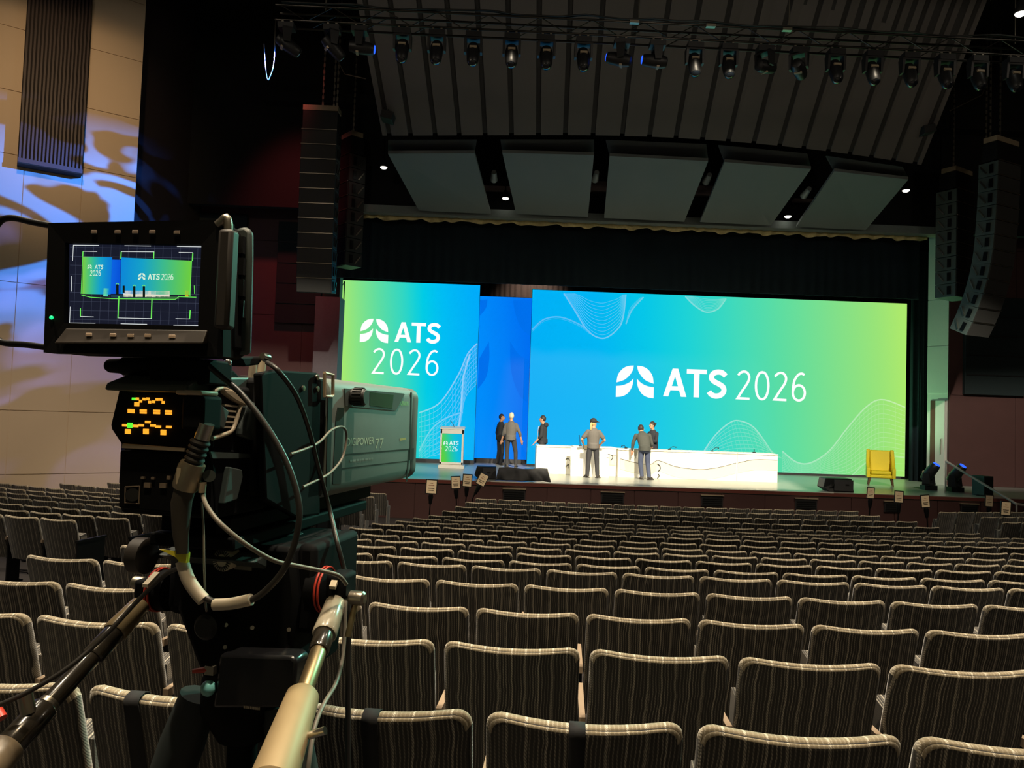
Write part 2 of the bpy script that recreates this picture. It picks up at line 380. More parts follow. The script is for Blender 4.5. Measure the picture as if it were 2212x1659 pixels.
for a, b in ((1087, 1135), (1299, 1348), (1515, 1562), (1718, 1765), (1910, 1945), (2075, 2112)):
    p0, p1 = U(a, 1060, SY-.02), U(b, 1060, SY-.02)
    mb = MB().box(p0.x, p1.x, SY-.045, SY-.003, STZ-.47, STZ-.19); v = mb.build('vent', VENT, fw, 0, .004)
    for k in range(4): MB().box(p0.x+.03, p1.x-.03, SY-.06, SY-.044, STZ-.44+k*.055, STZ-.405+k*.055).build('louvre', BLK, v)
    MB().box(p0.x-.02, p1.x+.02, SY-.075, SY-.003, STZ-.19, STZ-.165).build('ledge', TAN, v)

# ------------------------------------------------------------------ proscenium and side walls
PY = 23.9
wl = struct(MB().box(-13, U(722, 900, PY).x, PY, PY+.4, 0, 17).build('wall_left', MAROON))
xr0 = U(2047, 900, PY).x
wr = struct(MB().box(xr0, 24, PY, PY+.4, 0, 17).build('wall_right', MAROON))
def panels(parent, x0, x1, zs, w, y, m, gap=.012, t=.03):
    x = x0
    while x < x1-.2:
        xe = min(x+w, x1)
        for z0, z1 in zip(zs, zs[1:]): MB().box(x+gap/2, xe-gap/2, y-t, y, z0+gap/2, z1-gap/2).build('panel', m, parent, 0, .004)
        x += w
panels(wl, -13, U(678, 900, PY).x, [STZ, 3.4, 5.8, 8.2, 10.6, 13, 15.4], 2.2, PY, MAROON)
panels(wr, xr0+.02, 20, [STZ, 4.0, 6.4, 8.8, 11.2, 13.6, 16], 2.2, PY, MAROON)
# dark grilles set in the walls beside the opening
for (a, b, y0, y1), par, nm in (((602, 690, 478, 700), wl, 'grille'), ((415, 527, 458, 600), wl, 'grille'), ((2088, 2215, 640, 856), wr, 'grille')):
    p0, p1 = U(a, y0, PY-.2), U(b, y1, PY-.2)
    g = MB().box(p0.x, p1.x, PY-.18, PY-.025, p1.z, p0.z).build(nm, DARKWALL, par, 0, .01)
    n = 5
    for k in range(1, n): zz = p1.z+(p0.z-p1.z)*k/n; MB().box(p0.x+.03, p1.x-.03, PY-.2, PY-.17, zz-.02, zz+.02).build('rail', BLK, g)
# grey pier beside the left screen, pale return walls either side of the opening
p0, p1 = U(682, 640, 23.2), U(719, 1000, 23.2)
struct(MB().box(p0.x, p1.x, 23.2, PY, STZ, p0.z).build('wall_pier', mat('grey_pier', S(104, 98, 104), .7)))
PALE = mat('pale_wall_paint', S(205, 205, 198), .6, var=.03)
def ret(name, pa, pb, zt, th):
    d = (pb-pa).normalized(); n = Vector((-d.y, d.x, 0))*th
    o = struct(MB().prism([pa, pb, pb+n, pa+n], (0, 0, zt-pa.z)).build(name, PALE)); return o, d
ca, cb = U(2001, 1040, 24.5), U(2046, 1040, 23.9); ca.z = cb.z = STZ
rr, rd = ret('wall_return_right', ca, cb, U(2003, 505, 24.5).z+2, .3)
rn = Vector((rd.y, -rd.x, 0))
L_ = (cb-ca).length
for z0, z1 in ((STZ+3.0, STZ+4.55), (STZ+4.57, STZ+6.1), (STZ+6.12, STZ+8.2)):
    MB().prism([ca+rn*.001, cb+rn*.001, cb+rn*.025, ca+rn*.025], (0, 0, z1-z0)).build('panel', PALE, rr).location.z = z0-STZ
# door in the right-hand return: slot, leaf and handle
DW = mat('brown_door_edge', S(96, 56, 42), .5, var=.1)
dr = struct(MB().prism([ca+rd*L_*.18+rn*.004, ca+rd*L_*.42+rn*.004, ca+rd*L_*.42+rn*.03, ca+rd*L_*.18+rn*.03], (0, 0, 2.75)).build('door_1', DW))
MB().prism([ca+rd*L_*.44+rn*.004, cb-rd*L_*.12+rn*.004, cb-rd*L_*.12+rn*.05, ca+rd*L_*.44+rn*.05], (0, 0, 2.75)).build('door_leaf', PALE, dr)
hp = ca+rd*L_*.72+rn*.07+Vector((0, 0, 1.0))
MB().cyl(hp, hp+Vector((0, 0, .5)), .012).build('door_handle', ALU, dr)
la, lb = U(716, 1000, 24.6), U(721, 1000, 23.9); la.z = lb.z = STZ
MB()
struct(MB().prism([U(712, 900, 24.6).xy.to_3d()+Vector((0, 0, STZ)), U(721, 900, 24.6).xy.to_3d()+Vector((0, 0, STZ)), U(721, 900, 25.8).xy.to_3d()+Vector((0, 0, STZ)), U(712, 900, 25.8).xy.to_3d()+Vector((0, 0, STZ))], (0, 0, 6.4)).build('wall_return_left', PALE))
# truss tower standing beside the left screen
tt = thing('truss_tower', (U(727, 1000, 25.6).x, 25.6, STZ), 'slim dark truss tower standing beside the left LED wall', 'truss')
tx = U(727, 900, 25.6).x
for dx in (-.07, .07): MB().cyl((tx+dx, 25.6, STZ), (tx+dx, 25.6, STZ+6.2), .02, n=8).build('upright', BLKM, tt, 40)
for k in range(16):
    z = STZ+.15+k*.38; s_ = 1 if k % 2 else -1
    MB().cyl((tx-.07*s_, 25.6, z), (tx+.07*s_, 25.6, z+.38), .01, n=6).build('brace', BLKM, tt)
# back of the stage
struct(MB().box(-13, 22, 31, 31.3, 0, 17).build('wall_back', mat('stage_back_black', S(14, 14, 16), .9)))

# beige side wall with the slatted box
BEIGE = mat('beige_wall_panel', S(206, 188, 162), .62, var=.035, scale=1.2)
we = U(289, 480, 19.0); we.z = 0; wd = Vector((-cos(radians(34)), -sin(radians(34)), 0)); wn = Vector((-wd.y, wd.x, 0))
if wn.dot(EYE-we) < 0: wn = -wn
bw = struct(MB().prism([we, we+wd*14, we+wd*14-wn*.5, we-wn*.5], (0, 0, 17)).build('wall_side_left', BEIGE))
zj = [0, 1.0]
z_j1 = UP(140, 1023, we, wn).z; z_j2 = UP(140, 889, we, wn).z; hj = z_j2-z_j1
zs = [z_j1-2*hj, z_j1-hj, z_j1]+[z_j1+hj*k for k in range(1, 10)]
uj = [0]+[(UP(141, 1000, we, wn)-we).dot(wd)*k for k in range(1, 6)]
for u0, u1 in zip(uj, uj[1:]):
    for z0, z1 in zip(zs, zs[1:]):
        if z1 < .1: continue
        z0 = max(z0, .02); g = .008
        a = we+wd*(u0+g)+Vector((0, 0, z0+g)); b = we+wd*(u1-g)+Vector((0, 0, z0+g))
        MB().prism([a, b, b+wn*.03, a+wn*.03], (0, 0, z1-z0-2*g)).build('panel', BEIGE, bw)
# return of the beige wall towards the stage
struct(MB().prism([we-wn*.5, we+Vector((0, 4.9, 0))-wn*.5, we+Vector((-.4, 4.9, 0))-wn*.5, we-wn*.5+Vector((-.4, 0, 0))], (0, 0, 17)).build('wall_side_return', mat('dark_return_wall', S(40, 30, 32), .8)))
a0 = (UP(178, 378, we+wn*.5, wn)-we).dot(wd); a1 = (UP(38, 345, we+wn*.5, wn)-we).dot(wd); zb = UP(110, 362, we+wn*.5, wn).z
sb = thing('slatted_box', we+wd*(a0+a1)/2+Vector((0, 0, zb)), 'tall dark box of vertical slats on the beige side wall', 'wall panel')
SLAT = mat('slat_brown_shaded', S(38, 26, 29), .5, var=.15)  # slat colour darkened to stand in for shade from the warm light
P = lambda u, t, z: we+wd*u+wn*t+Vector((0, 0, z))
def wbox(u0, u1, t0, t1, z0, z1): return MB().prism([P(u0, t0, z0), P(u1, t0, z0), P(u1, t1, z0), P(u0, t1, z0)], (0, 0, z1-z0))
wbox(a0, a1, .031, .38, zb, 16).build('back_box', mat('slat_box_black', S(20, 16, 18), .8), sb)
wbox(a0, a1, .38, .5, zb, zb+.1).build('bottom_rail', SLAT, sb)
ns = 17
for k in range(ns):
    u = a0+(a1-a0)*(k+.5)/ns; w_ = (a1-a0)/ns*.27
    wbox(u-w_, u+w_, .38, .5, zb+.1, 16).build('slat', SLAT, sb)

# ------------------------------------------------------------------ ceilings
CEIL = mat('grey_ceiling_panel', S(104, 100, 97), .8, var=.05, scale=2)
CEILD = mat('dark_ceiling_joint', S(58, 57, 56), .9, var=.1)
def yb(x): return 292+ (abs(x-1230)/745)**2*62*(1 if x > 1230 else .06)
def ctop(x): return 1165+1.17*(x-1163)
DB, DT = 19.0, 16.2
def cpt(x, t, lift=0):       # t=0 front edge, t=1 where the frame cuts it, 2 well above
    b = U(x, yb(x), DB); tp = U(ctop(x), 0, DT); return b+(tp-b)*t+Vector((0, .05*0, lift))
strips = [841, 887, 940, 992, 1048, 1105, 1163, 1221, 1281, 1344, 1403, 1460, 1517, 1573, 1628, 1684, 1736, 1789, 1836, 1882, 1930, 1976]
edges = [826]+strips+[1990]
mb = MB(); V = []; F = []; n = len(edges)
for t in (0, 2.2):
    for l in (.06, .30):
        for x_ in edges: V.append(cpt(x_, t, l))
for i in range(n-1):
    F += [(i, i+1, 2*n+i+1, 2*n+i)[::-1], (n+i, n+i+1, 3*n+i+1, 3*n+i), (i, i+1, n+i+1, n+i), (2*n+i, 2*n+i+1, 3*n+i+1, 3*n+i)[::-1]]
mb.add(V, F); cl = struct(mb.build('ceiling', CEILD))
hw = 5.2
for a, b in zip(edges, edges[1:]):
    xa = a+(hw if a != edges[0] else 0); xb = b-(hw if b != edges[-1] else 0)
    if xb-xa < 4: continue
    c8 = [cpt(xa, 0), cpt(xb, 0), cpt(xb, 2.2), cpt(xa, 2.2)]; MB().hexa(c8+[p+Vector((0, 0, .07)) for p in c8]).build('panel', CEIL, cl)
# fascia under the front edge and the five tilted panels towards the stage
FAS = mat('dark_fascia', S(52, 56, 58), .9)
PAN = mat('stage_ceiling_panel', S(120, 128, 128), .75, var=.05, scale=1.0)
c2 = struct(MB().box(-7.5, 17.5, 22.3, 22.9, U(1400, 300, 22.6).z+.6, U(1400, 300, 22.6).z+.9).build('ceiling_stage', mat('ceiling_void', S(14, 15, 17), .9)))
polys = [((838, 332), (1025, 331), (1060, 462), (905, 455)), ((1085, 330), (1283, 335), (1270, 469), (1115, 462)), ((1317, 337), (1530, 348), (1478, 479), (1305, 471)),
         ((1565, 350), (1752, 365), (1665, 487), (1512, 480)), ((1802, 370), (1962, 388), (1870, 497), (1720, 490))]
for tl, tr, br, bl in polys:
    q = [U(*tl, 19.6), U(*tr, 19.6), U(*br, 22.2), U(*bl, 22.2)]
    MB().hexa([q[0], q[3], q[2], q[1]]+[p+Vector((0, 0, .08)) for p in (q[0], q[3], q[2], q[1])]).build('panel', PAN, c2)
    f0, f1 = cpt(tl[0]-4, 0, .02), cpt(tr[0]+4, 0, .02); g0, g1 = U(tl[0], tl[1]-2, 19.9), U(tr[0], tr[1]-2, 19.9)
    f0.y += .1; f1.y += .1
    MB().hexa([f0, f1, f1+Vector((0, .06, 0)), f0+Vector((0, .06, 0))]).build('x', FAS) if 0 else MB().hexa([g0, g1, g1+Vector((0, .05, 0)), g0+Vector((0, .05, 0)), f0+Vector((0, .25, 0)), f1+Vector((0, .25, 0)), f1+Vector((0, .3, 0)), f0+Vector((0, .3, 0))]).build('fascia', FAS, c2)
# catwalk box seen in the slots
for (a, b, y0, y1) in ((1040, 1112, 400, 412), (1268, 1310, 390, 412), (1500, 1545, 400, 422), (1716, 1770, 428, 436)):
    p0, p1 = U(a, y0, 22.4), U(b, y1, 22.4)
    MB().box(p0.x, p1.x, 22.4, 22.6, p1.z, p0.z).build('catwalk_beam', mat('catwalk_grey', S(120, 104, 104), .6), c2)
# header beam, teaser drape with its gathered top, borders
h0, h1 = U(765, 452, 22.5), U(2022, 505, 22.5)
hz1 = (h0.z+h1.z)/2+.02
BEAMC = mat('header_beam_paint', S(122, 132, 130), .7)
struct(MB().box(h0.x-.9, h1.x+.3, 22.35, 22.75, hz1-.10, hz1+.13).build('header_beam', BEAMC))
struct(MB().box(-13, 24, 22.75, 23.0, hz1+.05, 17).build('wall_header', mat('header_black', S(16, 17, 19), .9)))
struct(MB().box(-13, 24, 12.9, 24.2, 15.2, 15.5).build('ceiling_upper', mat('upper_black', S(10, 10, 11), .9)))
def drape(name, x0, x1, y, z0, z1, m, label, cat, fold=.16, amp=.05, wob=0, group=None, th=.03):
    n = int((x1-x0)/.05); V = []; F = []
    for i in range(n+1):
        x = x0+(x1-x0)*i/n; ph = x*2*pi/fold+1.3*sin(x*3.1)
        for k, z in enumerate((z0, (z0+z1)/2, z1)):
            V.append((x, y+amp*sin(ph)*(1 if k < 2 else .7), z+(wob*(.5*sin(x*9.1)+.5*sin(x*4.3+1)) if k == 0 else 0)))
    for i in range(n):
        for k in range(2): a = i*3+k; F.append((a, a+3, a+4, a+1))
    o = MB().add(V, F).build(name, m, None, 60)
    md = o.modifiers.new('solid', 'SOLIDIFY'); md.thickness = th
    return tag(o, label, cat, group)
TEA = mat('teal_hazed_velvet', S(18, 38, 48), .95, var=.2, scale=6)  # teal haze in front of the drape is mixed into its black
tz0 = (U(760, 606, 23.3).z+U(1960, 650, 23.3).z)/2+.03
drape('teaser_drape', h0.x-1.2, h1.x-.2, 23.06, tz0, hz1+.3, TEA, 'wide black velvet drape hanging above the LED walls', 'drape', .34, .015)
FRL = mat('gold_lining', S(228, 208, 150), .7, var=.25, scale=20)
drape('gathered_drape_top', h0.x-1.2, h1.x-.15, 22.68, hz1-.22, hz1-.09, FRL, 'gold gathered drape edge tucked under the header beam', 'drape', .42, .05, .05, None, .015)
BRN = mat('brown_curtain', S(104, 84, 74), .9, var=.15)
drape('back_curtain', -5.5, 14.8, 28.9, STZ, STZ+7.6, BRN, 'pleated brown curtain behind the LED walls', 'curtain', .22, .07)
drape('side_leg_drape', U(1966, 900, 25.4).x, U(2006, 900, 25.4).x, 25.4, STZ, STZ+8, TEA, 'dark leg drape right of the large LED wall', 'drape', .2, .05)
# hall shell outside the frame
struct(MB().box(-14, 22, -4, 12.8, CZ+8.9, CZ+9.2).build('ceiling_house', CEIL))
struct(MB().box(-14, 22, -4.3, -4, 0, 14).build('wall_rear', BEIGE))
struct(MB().box(20.5, 20.8, -4, 24, 0, 17).build('wall_side_right', MAROON))
struct(MB().box(-14, -13.7, -4, 12, 0, 17).build('wall_side_rear_left', BEIGE))
# ------------------------------------------------------------------ theatre seats
WOODARM = mat('armrest_laminate', S(150, 132, 112), .5, var=.1)
def seat_parts():
    Wd, H, z0 = .262, SEAT_H, .30
    us = [-1, -.985, -.96, -.92, -.86, -.76, -.58, -.38, -.18, 0, .18, .38, .58, .76, .86, .92, .96, .985, 1]
    rc = .045
    lean = lambda z: -.17*(z-z0)/(H-z0)+.17
    def prof(inset, yo):
        w = Wd-inset; C = []
        for u in us:
            x = u*w; a = abs(x)-(w-rc); drop = rc-sqrt(max(0, rc*rc-a*a)) if a > 0 else 0
            zt = H-inset-drop-.012*(1-u*u); col = []
            for k in range(7):
                z = (z0+inset)+(zt-z0-inset)*k/6
                col.append(Vector((x, lean(z)+.042*(u*u)+yo, z)))
            C.append(col)
        return C
    n = len(us)
    loops = [(.022, -.002), (.016, -.001), (.010, .001), (.0075, .005), (.011, .0085), (.004, .011), (.0005, .018), (.0, .028), (.004, .042), (.03, .055)]
    G = [prof(*l) for l in loops]
    def per(C): return [C[0][k] for k in range(7)]+[C[i][6] for i in range(1, n-1)]+[C[n-1][k] for k in range(6, -1, -1)]
    mb = MB(); R = [per(C) for C in G]; m = len(R[0]); V = [p for r_ in R for p in r_]; F = []
    Fw = []
    for k in range(len(R)-1):
        for i in range(m-1):
            f = (k*m+i, k*m+i+1, (k+1)*m+i+1, (k+1)*m+i)[::-1]; (Fw if 1 <= k <= 7 and 6 <= i < m-7 else F).append(f)
    mb.add(V, F); used = sorted({i for f in Fw for i in f}); rm = {i: q for q, i in enumerate(used)}; welt = MB().add([V[i] for i in used], [tuple(rm[i] for i in f) for f in Fw]).mesh('top_welt', WELT_LIT, 75)
    seam = MB().tube([p+Vector((0, -.0015, .0015)) for p in R[4][5:m-5]], .0028, 5, 0).mesh('seam', BLKCLOTH, 60)
    for C, flip in ((G[0], 0), (G[-1], 1)):
        V = [p for c in C for p in c]; F = []
        for i in range(n-1):
            for k in range(6):
                f = (i*7+k, (i+1)*7+k, (i+1)*7+k+1, i*7+k+1); F.append(f[::-1] if flip else f)
        mb.add(V, F)
    back = mb.mesh('backrest', FAB, 75)
    # folded-up seat squab
    mb = MB(); mb.hexa([(-.235, .24, .40), (.235, .24, .40), (.235, .34, .42), (-.235, .34, .42), (-.235, .20, .66), (.235, .20, .66), (.235, .29, .68), (-.235, .29, .68)])
    squab = mb.mesh('seat_squab', FAB, 40)
    mb = MB(); mb.box(.268, .292, .12, .50, .555, .59); arm = mb.mesh('armrest', WOODARM, 0)
    mb = MB(); mb.box(.27, .29, .16, .34, 0, .555); mb.box(.25, .31, .12, .38, 0, .02); stand = mb.mesh('standard', BLKM, 0)
    mb = MB(); mb.box(-.012, .012, .06, .50, 0, .60); mb.box(-.02, .02, .05, .52, .60, .63); endp = mb.mesh('end_panel', BLKM, 0)
    return back, squab, arm, stand, welt, seam, endp
SEATM = seat_parts()
def seat(loc, rz, sx, label, group, ends=()):
    e = thing('theatre_seat', loc, label, 'seat', group, rz); e.scale.x = sx
    for nm, me in zip(('backrest', 'seat_squab', 'armrest', 'standard', 'top_welt', 'seam'), SEATM):
        o = bpy.data.objects.new(nm, me); COL.objects.link(o); o.parent = e
    for s_ in ends:
        o = bpy.data.objects.new('end_panel', SEATM[6]); COL.objects.link(o); o.parent = e; o.location = (s_*.315, 0, 0)
    return e
def xl(d): return -.5-.216*(17.5-d)
def xlL(d): return -2.0-.31*(18.4-d)
spots = []; outer = []
for k, (R_, th0, fz, pitch) in enumerate(ROWGEO):
    for i in range(-60, 60):
        th = th0+(i+.5)*pitch/R_; x = ARC.x+R_*sin(th); y = ARC.y-R_*cos(th); d = y
        if y > 19.2: continue
        if xl(d) <= x-.2 and x+.2 <= 8.25-xl(d): blk = 'c'
        elif x+.25 <= xlL(d) and y > 7.6: blk = 'l'
        elif x-.25 >= 8.25-xlL(d) and y > 7.6: blk = 'r'
        else: continue
        if blk == 'l' and (Vector((x, y, 0))-we).dot(wn) < .9: continue
        if blk == 'r' and x > 19.5: continue
        px, py = proj(Vector((x, y, fz+SEAT_H)))
        hwid = pitch/2/y*FPX
        if px < -hwid or px > 2212+hwid or py > 1720:
            if blk == 'c' and k < 10 and -1.9/y*FPX < px and px < 2212+1.9/y*FPX: outer.append((k, blk, px, x, y, fz, th, pitch))
            continue
        spots.append((k, blk, px, x, y, fz, th, pitch))
spots.sort(key=lambda s: s[4])
near, far = spots[:300], spots[300:]
rank = {}
for blk in 'clr':
    rows = sorted({s[0] for s in spots if s[1] == blk})
    for ri, k in enumerate(rows):
        mem = sorted([s for s in spots if s[0] == k and s[1] == blk], key=lambda s: s[2])
        for i, s in enumerate(mem):
            rowt = ('row nearest the camera' if ri == 0 else ORD[ri+1]+' row from the camera') if blk == 'c' else ORD[ri+1]+' nearest row'
            if blk == 'c' and s[2] > 560: t = f'striped seat in the {rowt}, {ORD[len(mem)-i]} from the right edge'
            elif blk == 'c': t = f'striped seat in the {rowt}, {ORD[i+1]} from the left edge'
            elif blk == 'l': t = f'striped seat by the beige wall, {rowt} there, {ORD[i+1]} from the left'
            else: t = f'striped seat in the far right block, {rowt} there, {ORD[i+1]} from its left'
            rank[(k, blk, round(s[2]))] = t
ends = {}
for k in range(len(ROWGEO)):
    for blk in 'clr':
        mem = sorted([s for s in spots if s[0] == k and s[1] == blk], key=lambda s: s[2])
        if mem and blk != 'l' and mem[0][2] > 20: ends.setdefault((k, blk, round(mem[0][2])), []).append(-1)
        if mem and blk != 'r' and mem[-1][2] < 2190: ends.setdefault((k, blk, round(mem[-1][2])), []).append(1)
GRP = {'c': 'striped seats of the centre block', 'l': 'striped seats of the left block', 'r': 'striped seats of the right block'}
for k, blk, px, x, y, fz, th, pitch in near:
    seat((x, y, fz), th, pitch/.56*(.995), rank[(k, blk, round(px))], GRP[blk], ends.get((k, blk, round(px)), ()))
wv = [v.co.copy() for v in SEATM[4].vertices]; wf_ = [tuple(p.vertices) for p in SEATM[4].polygons]
bm_v = [v.co.copy() for v in SEATM[0].vertices]; bm_f = [tuple(p.vertices) for p in SEATM[0].polygons]
sv = [v.co.copy() for v in SEATM[1].vertices]; sf = [tuple(p.vertices) for p in SEATM[1].polygons]
for lst, nm, lab in ((far, 'distant_theatre_seats', 'farthest rows of striped seats in front of the stage'), (outer, 'outer_theatre_seats', 'striped seats continuing past the edges of the photo')):
    if not lst: continue
    mb = MB(); mw = MB()
    for k, blk, px, x, y, fz, th, pitch in lst:
        Mx = Matrix.Translation((x, y, fz)) @ Matrix.Rotation(th, 4, 'Z') @ Matrix.Diagonal((pitch/.56, 1, 1, 1))
        mb.add([Mx @ v for v in bm_v], bm_f); mw.add([Mx @ v for v in wv], wf_); mb.add([Mx @ v for v in sv], sf)
        p = Mx @ Vector((.28, .2, 0)); mb.obox(p+Vector((0, 0, .28)), Vector((cos(th), sin(th), 0)), Vector((-sin(th), cos(th), 0)), ZAX, .010, .1, .28)
    ds_ = tag(mb.build(nm, FAB, None, 75), lab, 'seats', None, 'stuff')
    mw.build('top_welts', WELT_LIT, ds_, 75)['kind'] = 'stuff'
print('seats', len(near), len(far), len(outer), 'last near Y', near[-1][4])
# black cloth bands over backs of the nearest row
def band(px, py, label, w=.042):
    # nearest-row seat whose back carries the band
    s = min([s for s in spots if s[0] == 0], key=lambda s: abs(proj(Vector((s[3], s[4], s[5]+SEAT_H)))[0]-px))
    k, blk, _, x, y, fz, th, pitch = s; T = Matrix.Translation((x, y, fz)) @ Matrix.Rotation(th, 4, 'Z')
    loc = T.inverted() @ U(px, py, y); u = loc.x/.262
    prof_ = []
    bow = .042*u*u
    for z in (.50, .60, .70, .80, .855): prof_.append((.17-.17*(z-.3)/.58+bow-.006, z))
    prof_ += [(bow-.004, .868), (bow+.006, .879), (bow+.03, .884), (bow+.052, .876), (bow+.066, .84), (bow+.085, .74)]
    V = []; F = []
    for a, z in prof_:
        for sx_ in (-w/2, w/2): V.append(T @ Vector((loc.x+sx_, a, z-.012*(1-u*u)+.002)))
    for i in range(len(prof_)-1): F.append((2*i, 2*i+1, 2*i+3, 2*i+2))
    o = MB().add(V, F).build('cloth_band', BLKCLOTH, None, 60)
    md = o.modifiers.new('solid', 'SOLIDIFY'); md.thickness = .003; md.offset = 0
    return tag(o, label, 'cloth band', 'black cloth bands over the nearest seats')
band(276, 1520, 'black cloth band over the nearest seat left of the tripod')
band(798, 1560, 'black cloth band over the nearest seat just right of the tripod')
band(1247, 1590, 'black cloth band over a nearest-row seat, farthest right')
# ------------------------------------------------------------------ LED walls
LED = screen_mat('led_wall_pixels', 1.0)
def grad(stops, x):
    if x <= stops[0][0]: return S(*stops[0][1])
    for (a, c), (b, d) in zip(stops, stops[1:]):
        if x <= b: t = (x-a)/(b-a); return S(*[c[i]+(d[i]-c[i])*t for i in range(3)])
    return S(*stops[-1][1])
GR = [(1150, (0, 176, 246)), (1300, (0, 183, 243)), (1400, (5, 199, 232)), (1500, (32, 211, 212)), (1600, (66, 218, 186)), (1700, (95, 221, 160)), (1800, (125, 223, 140)), (1900, (152, 227, 120)), (1958, (172, 233, 108))]
GL = [(722, (178, 236, 102)), (760, (148, 229, 124)), (820, (96, 221, 160)), (880, (48, 214, 196)), (920, (0, 204, 230)), (960, (0, 190, 243)), (1036, (0, 172, 248))]
GC = [(1030, (0, 142, 250)), (1090, (0, 128, 246)), (1148, (0, 110, 240))]
class Led:
    def __init__(s, name, pa, pb, ytop, ybot, Y, stops, label):
        a, b = U(pa, (ytop+ybot)/2, Y), U(pb, (ytop+ybot)/2, Y)
        s.Y = Y; s.x0, s.x1 = a.x, b.x; s.pa, s.pb = pa, pb; s.stops = stops
        s.z1, s.z0 = U((pa+pb)/2, ytop, Y).z, U((pa+pb)/2, ybot, Y).z
        s.root = thing(name, ((a.x+b.x)/2, Y, STZ), label, 'LED wall')
        MB().box(s.x0, s.x1, Y, Y+.10, s.z0, s.z1).build('cabinet_frame', BLK, s.root)
        MB().box(s.x0, s.x1, Y-.02, Y+.5, STZ, s.z0).build('base_plinth', mat('plinth_grey', S(70, 68, 70), .6), s.root)
        for k in range(int((s.x1-s.x0)/1.6)+1):
            xx = s.x0+.2+k*(s.x1-s.x0-.4)/max(1, int((s.x1-s.x0)/1.6)); MB().cyl((xx, Y+.4, STZ), (xx, Y+.4, s.z1-.3), .03, n=8).build('support_post', BLKM, s.root)
    def px(s, x): return s.pa+(s.pb-s.pa)*(x-s.x0)/(s.x1-s.x0)
    def col(s, x, z): return grad(s.stops, s.px(x)+(z-s.z0-3)*5)
    def face(s):
        nx, nz = max(8, int((s.x1-s.x0)*4)), 10; V = []; F = []; C = []
        for i in range(nx+1):
            for k in range(nz+1):
                x = s.x0+.01+(s.x1-s.x0-.02)*i/nx; z = s.z0+.01+(s.z1-s.z0-.02)*k/nz; V.append((x, s.Y-.004, z)); C.append(s.col(x, z))
        for i in range(nx):
            for k in range(nz): a = i*(nz+1)+k; F.append((a, a+nz+1, a+nz+2, a+1))
        mb = MB().add(V, F); mb.c = C; s.disp = mb.build('display', LED, s.root, 0, 0, True)
    def to3(s, lift=.007): return lambda x, z: Vector((x, s.Y-lift, z))
    def pt(s, px, py): p = U(px, py, s.Y); return (p.x, p.z)
    def tint(s, k): return lambda x, z: tuple(c+(1-c)*k for c in s.col(x, z))
    def inside(s, P): return [(min(max(x, s.x0+.02), s.x1-.02), min(max(z, s.z0+.02), s.z1-.02)) for x, z in P]
    def net(s, mb, A, B, n, m, k=.16, w=.018):
        A = cat2([s.pt(*p) for p in A], 6); B = cat2([s.pt(*p) for p in B], 6)
        def smp(P, t):
            f = t*(len(P)-1); i = min(int(f), len(P)-2); f -= i; return (P[i][0]+(P[i+1][0]-P[i][0])*f, P[i][1]+(P[i+1][1]-P[i][1])*f)
        for j in range(n+1):
            u = j/n; P = [(smp(A, t/40)[0]*(1-u)+smp(B, t/40)[0]*u, smp(A, t/40)[1]*(1-u)+smp(B, t/40)[1]*u) for t in range(41)]
            mb.ribbon(s.inside(P), w*(2.6 if j == 0 else 1), s.to3(), False, s.tint(k*(1.8 if j == 0 else 1)))
        for t in range(m+1 if m else 0):
            a, b = smp(A, t/m), smp(B, t/m); P = [(a[0]+(b[0]-a[0])*q/6, a[1]+(b[1]-a[1])*q/6) for q in range(7)]
            mb.ribbon(s.inside(P), w*.8, s.to3(), False, s.tint(k*.7))
ledR = Led('led_wall', 1143, 1957.5, 640, 1016.5, 26.3, GR, 'largest LED wall, blue to green, behind the white desks'); ledR.face()
ledL = Led('led_wall', 723, 1031, 609.5, 990, 26.3, GL, 'tall LED wall, green to blue, left of the stage'); ledL.face()
ledC = Led('led_wall', 1028, 1146, 641, 992, 27.2, GC, 'narrow deep blue LED wall set back between the other two'); ledC.face()
WHITE = (1, 1, 1)
def graphic(led, name, fn):
    mb = MB(); fn(mb); return mb.build(name, LED, led.disp, 0, 0, True)
# large logo and year
def gR(mb):
    p0 = ledR.pt(1330, 857); p1 = ledR.pt(1329, 787); h = p1[1]-p0[1]; put_logo(mb, ledR.to3(.01), p0[0], p0[1]-.02, h, WHITE)
    a = ledR.pt(1432, 857); h = ledR.pt(1460, 796.5)[1]-ledR.pt(1460, 857)[1]; put_ats(mb, ledR.to3(.01), a[0], a[1]+.02, h, WHITE)
    b = ledR.pt(1590, 864); h = ledR.pt(1620, 801)[1]-ledR.pt(1620, 864)[1]; put_2026(mb, ledR.to3(.01), b[0], b[1]+.02, h, WHITE, .082, .635)
graphic(ledR, 'title_graphic', gR)
def gL(mb):
    p0 = ledL.pt(777, 739); h = ledL.pt(777, 687)[1]-p0[1]; put_logo(mb, ledL.to3(.01), p0[0], p0[1]-.01, h, WHITE)
    a = ledL.pt(852, 739); h = ledL.pt(875, 696)[1]-ledL.pt(875, 739)[1]; put_ats(mb, ledL.to3(.01), a[0], a[1]+.01, h, WHITE)
    b = ledL.pt(803, 808); h = ledL.pt(840, 752)[1]-ledL.pt(840, 808)[1]; put_2026(mb, ledL.to3(.01), b[0], b[1]+.01, h, WHITE, .078, .685)
graphic(ledL, 'title_graphic', gL)
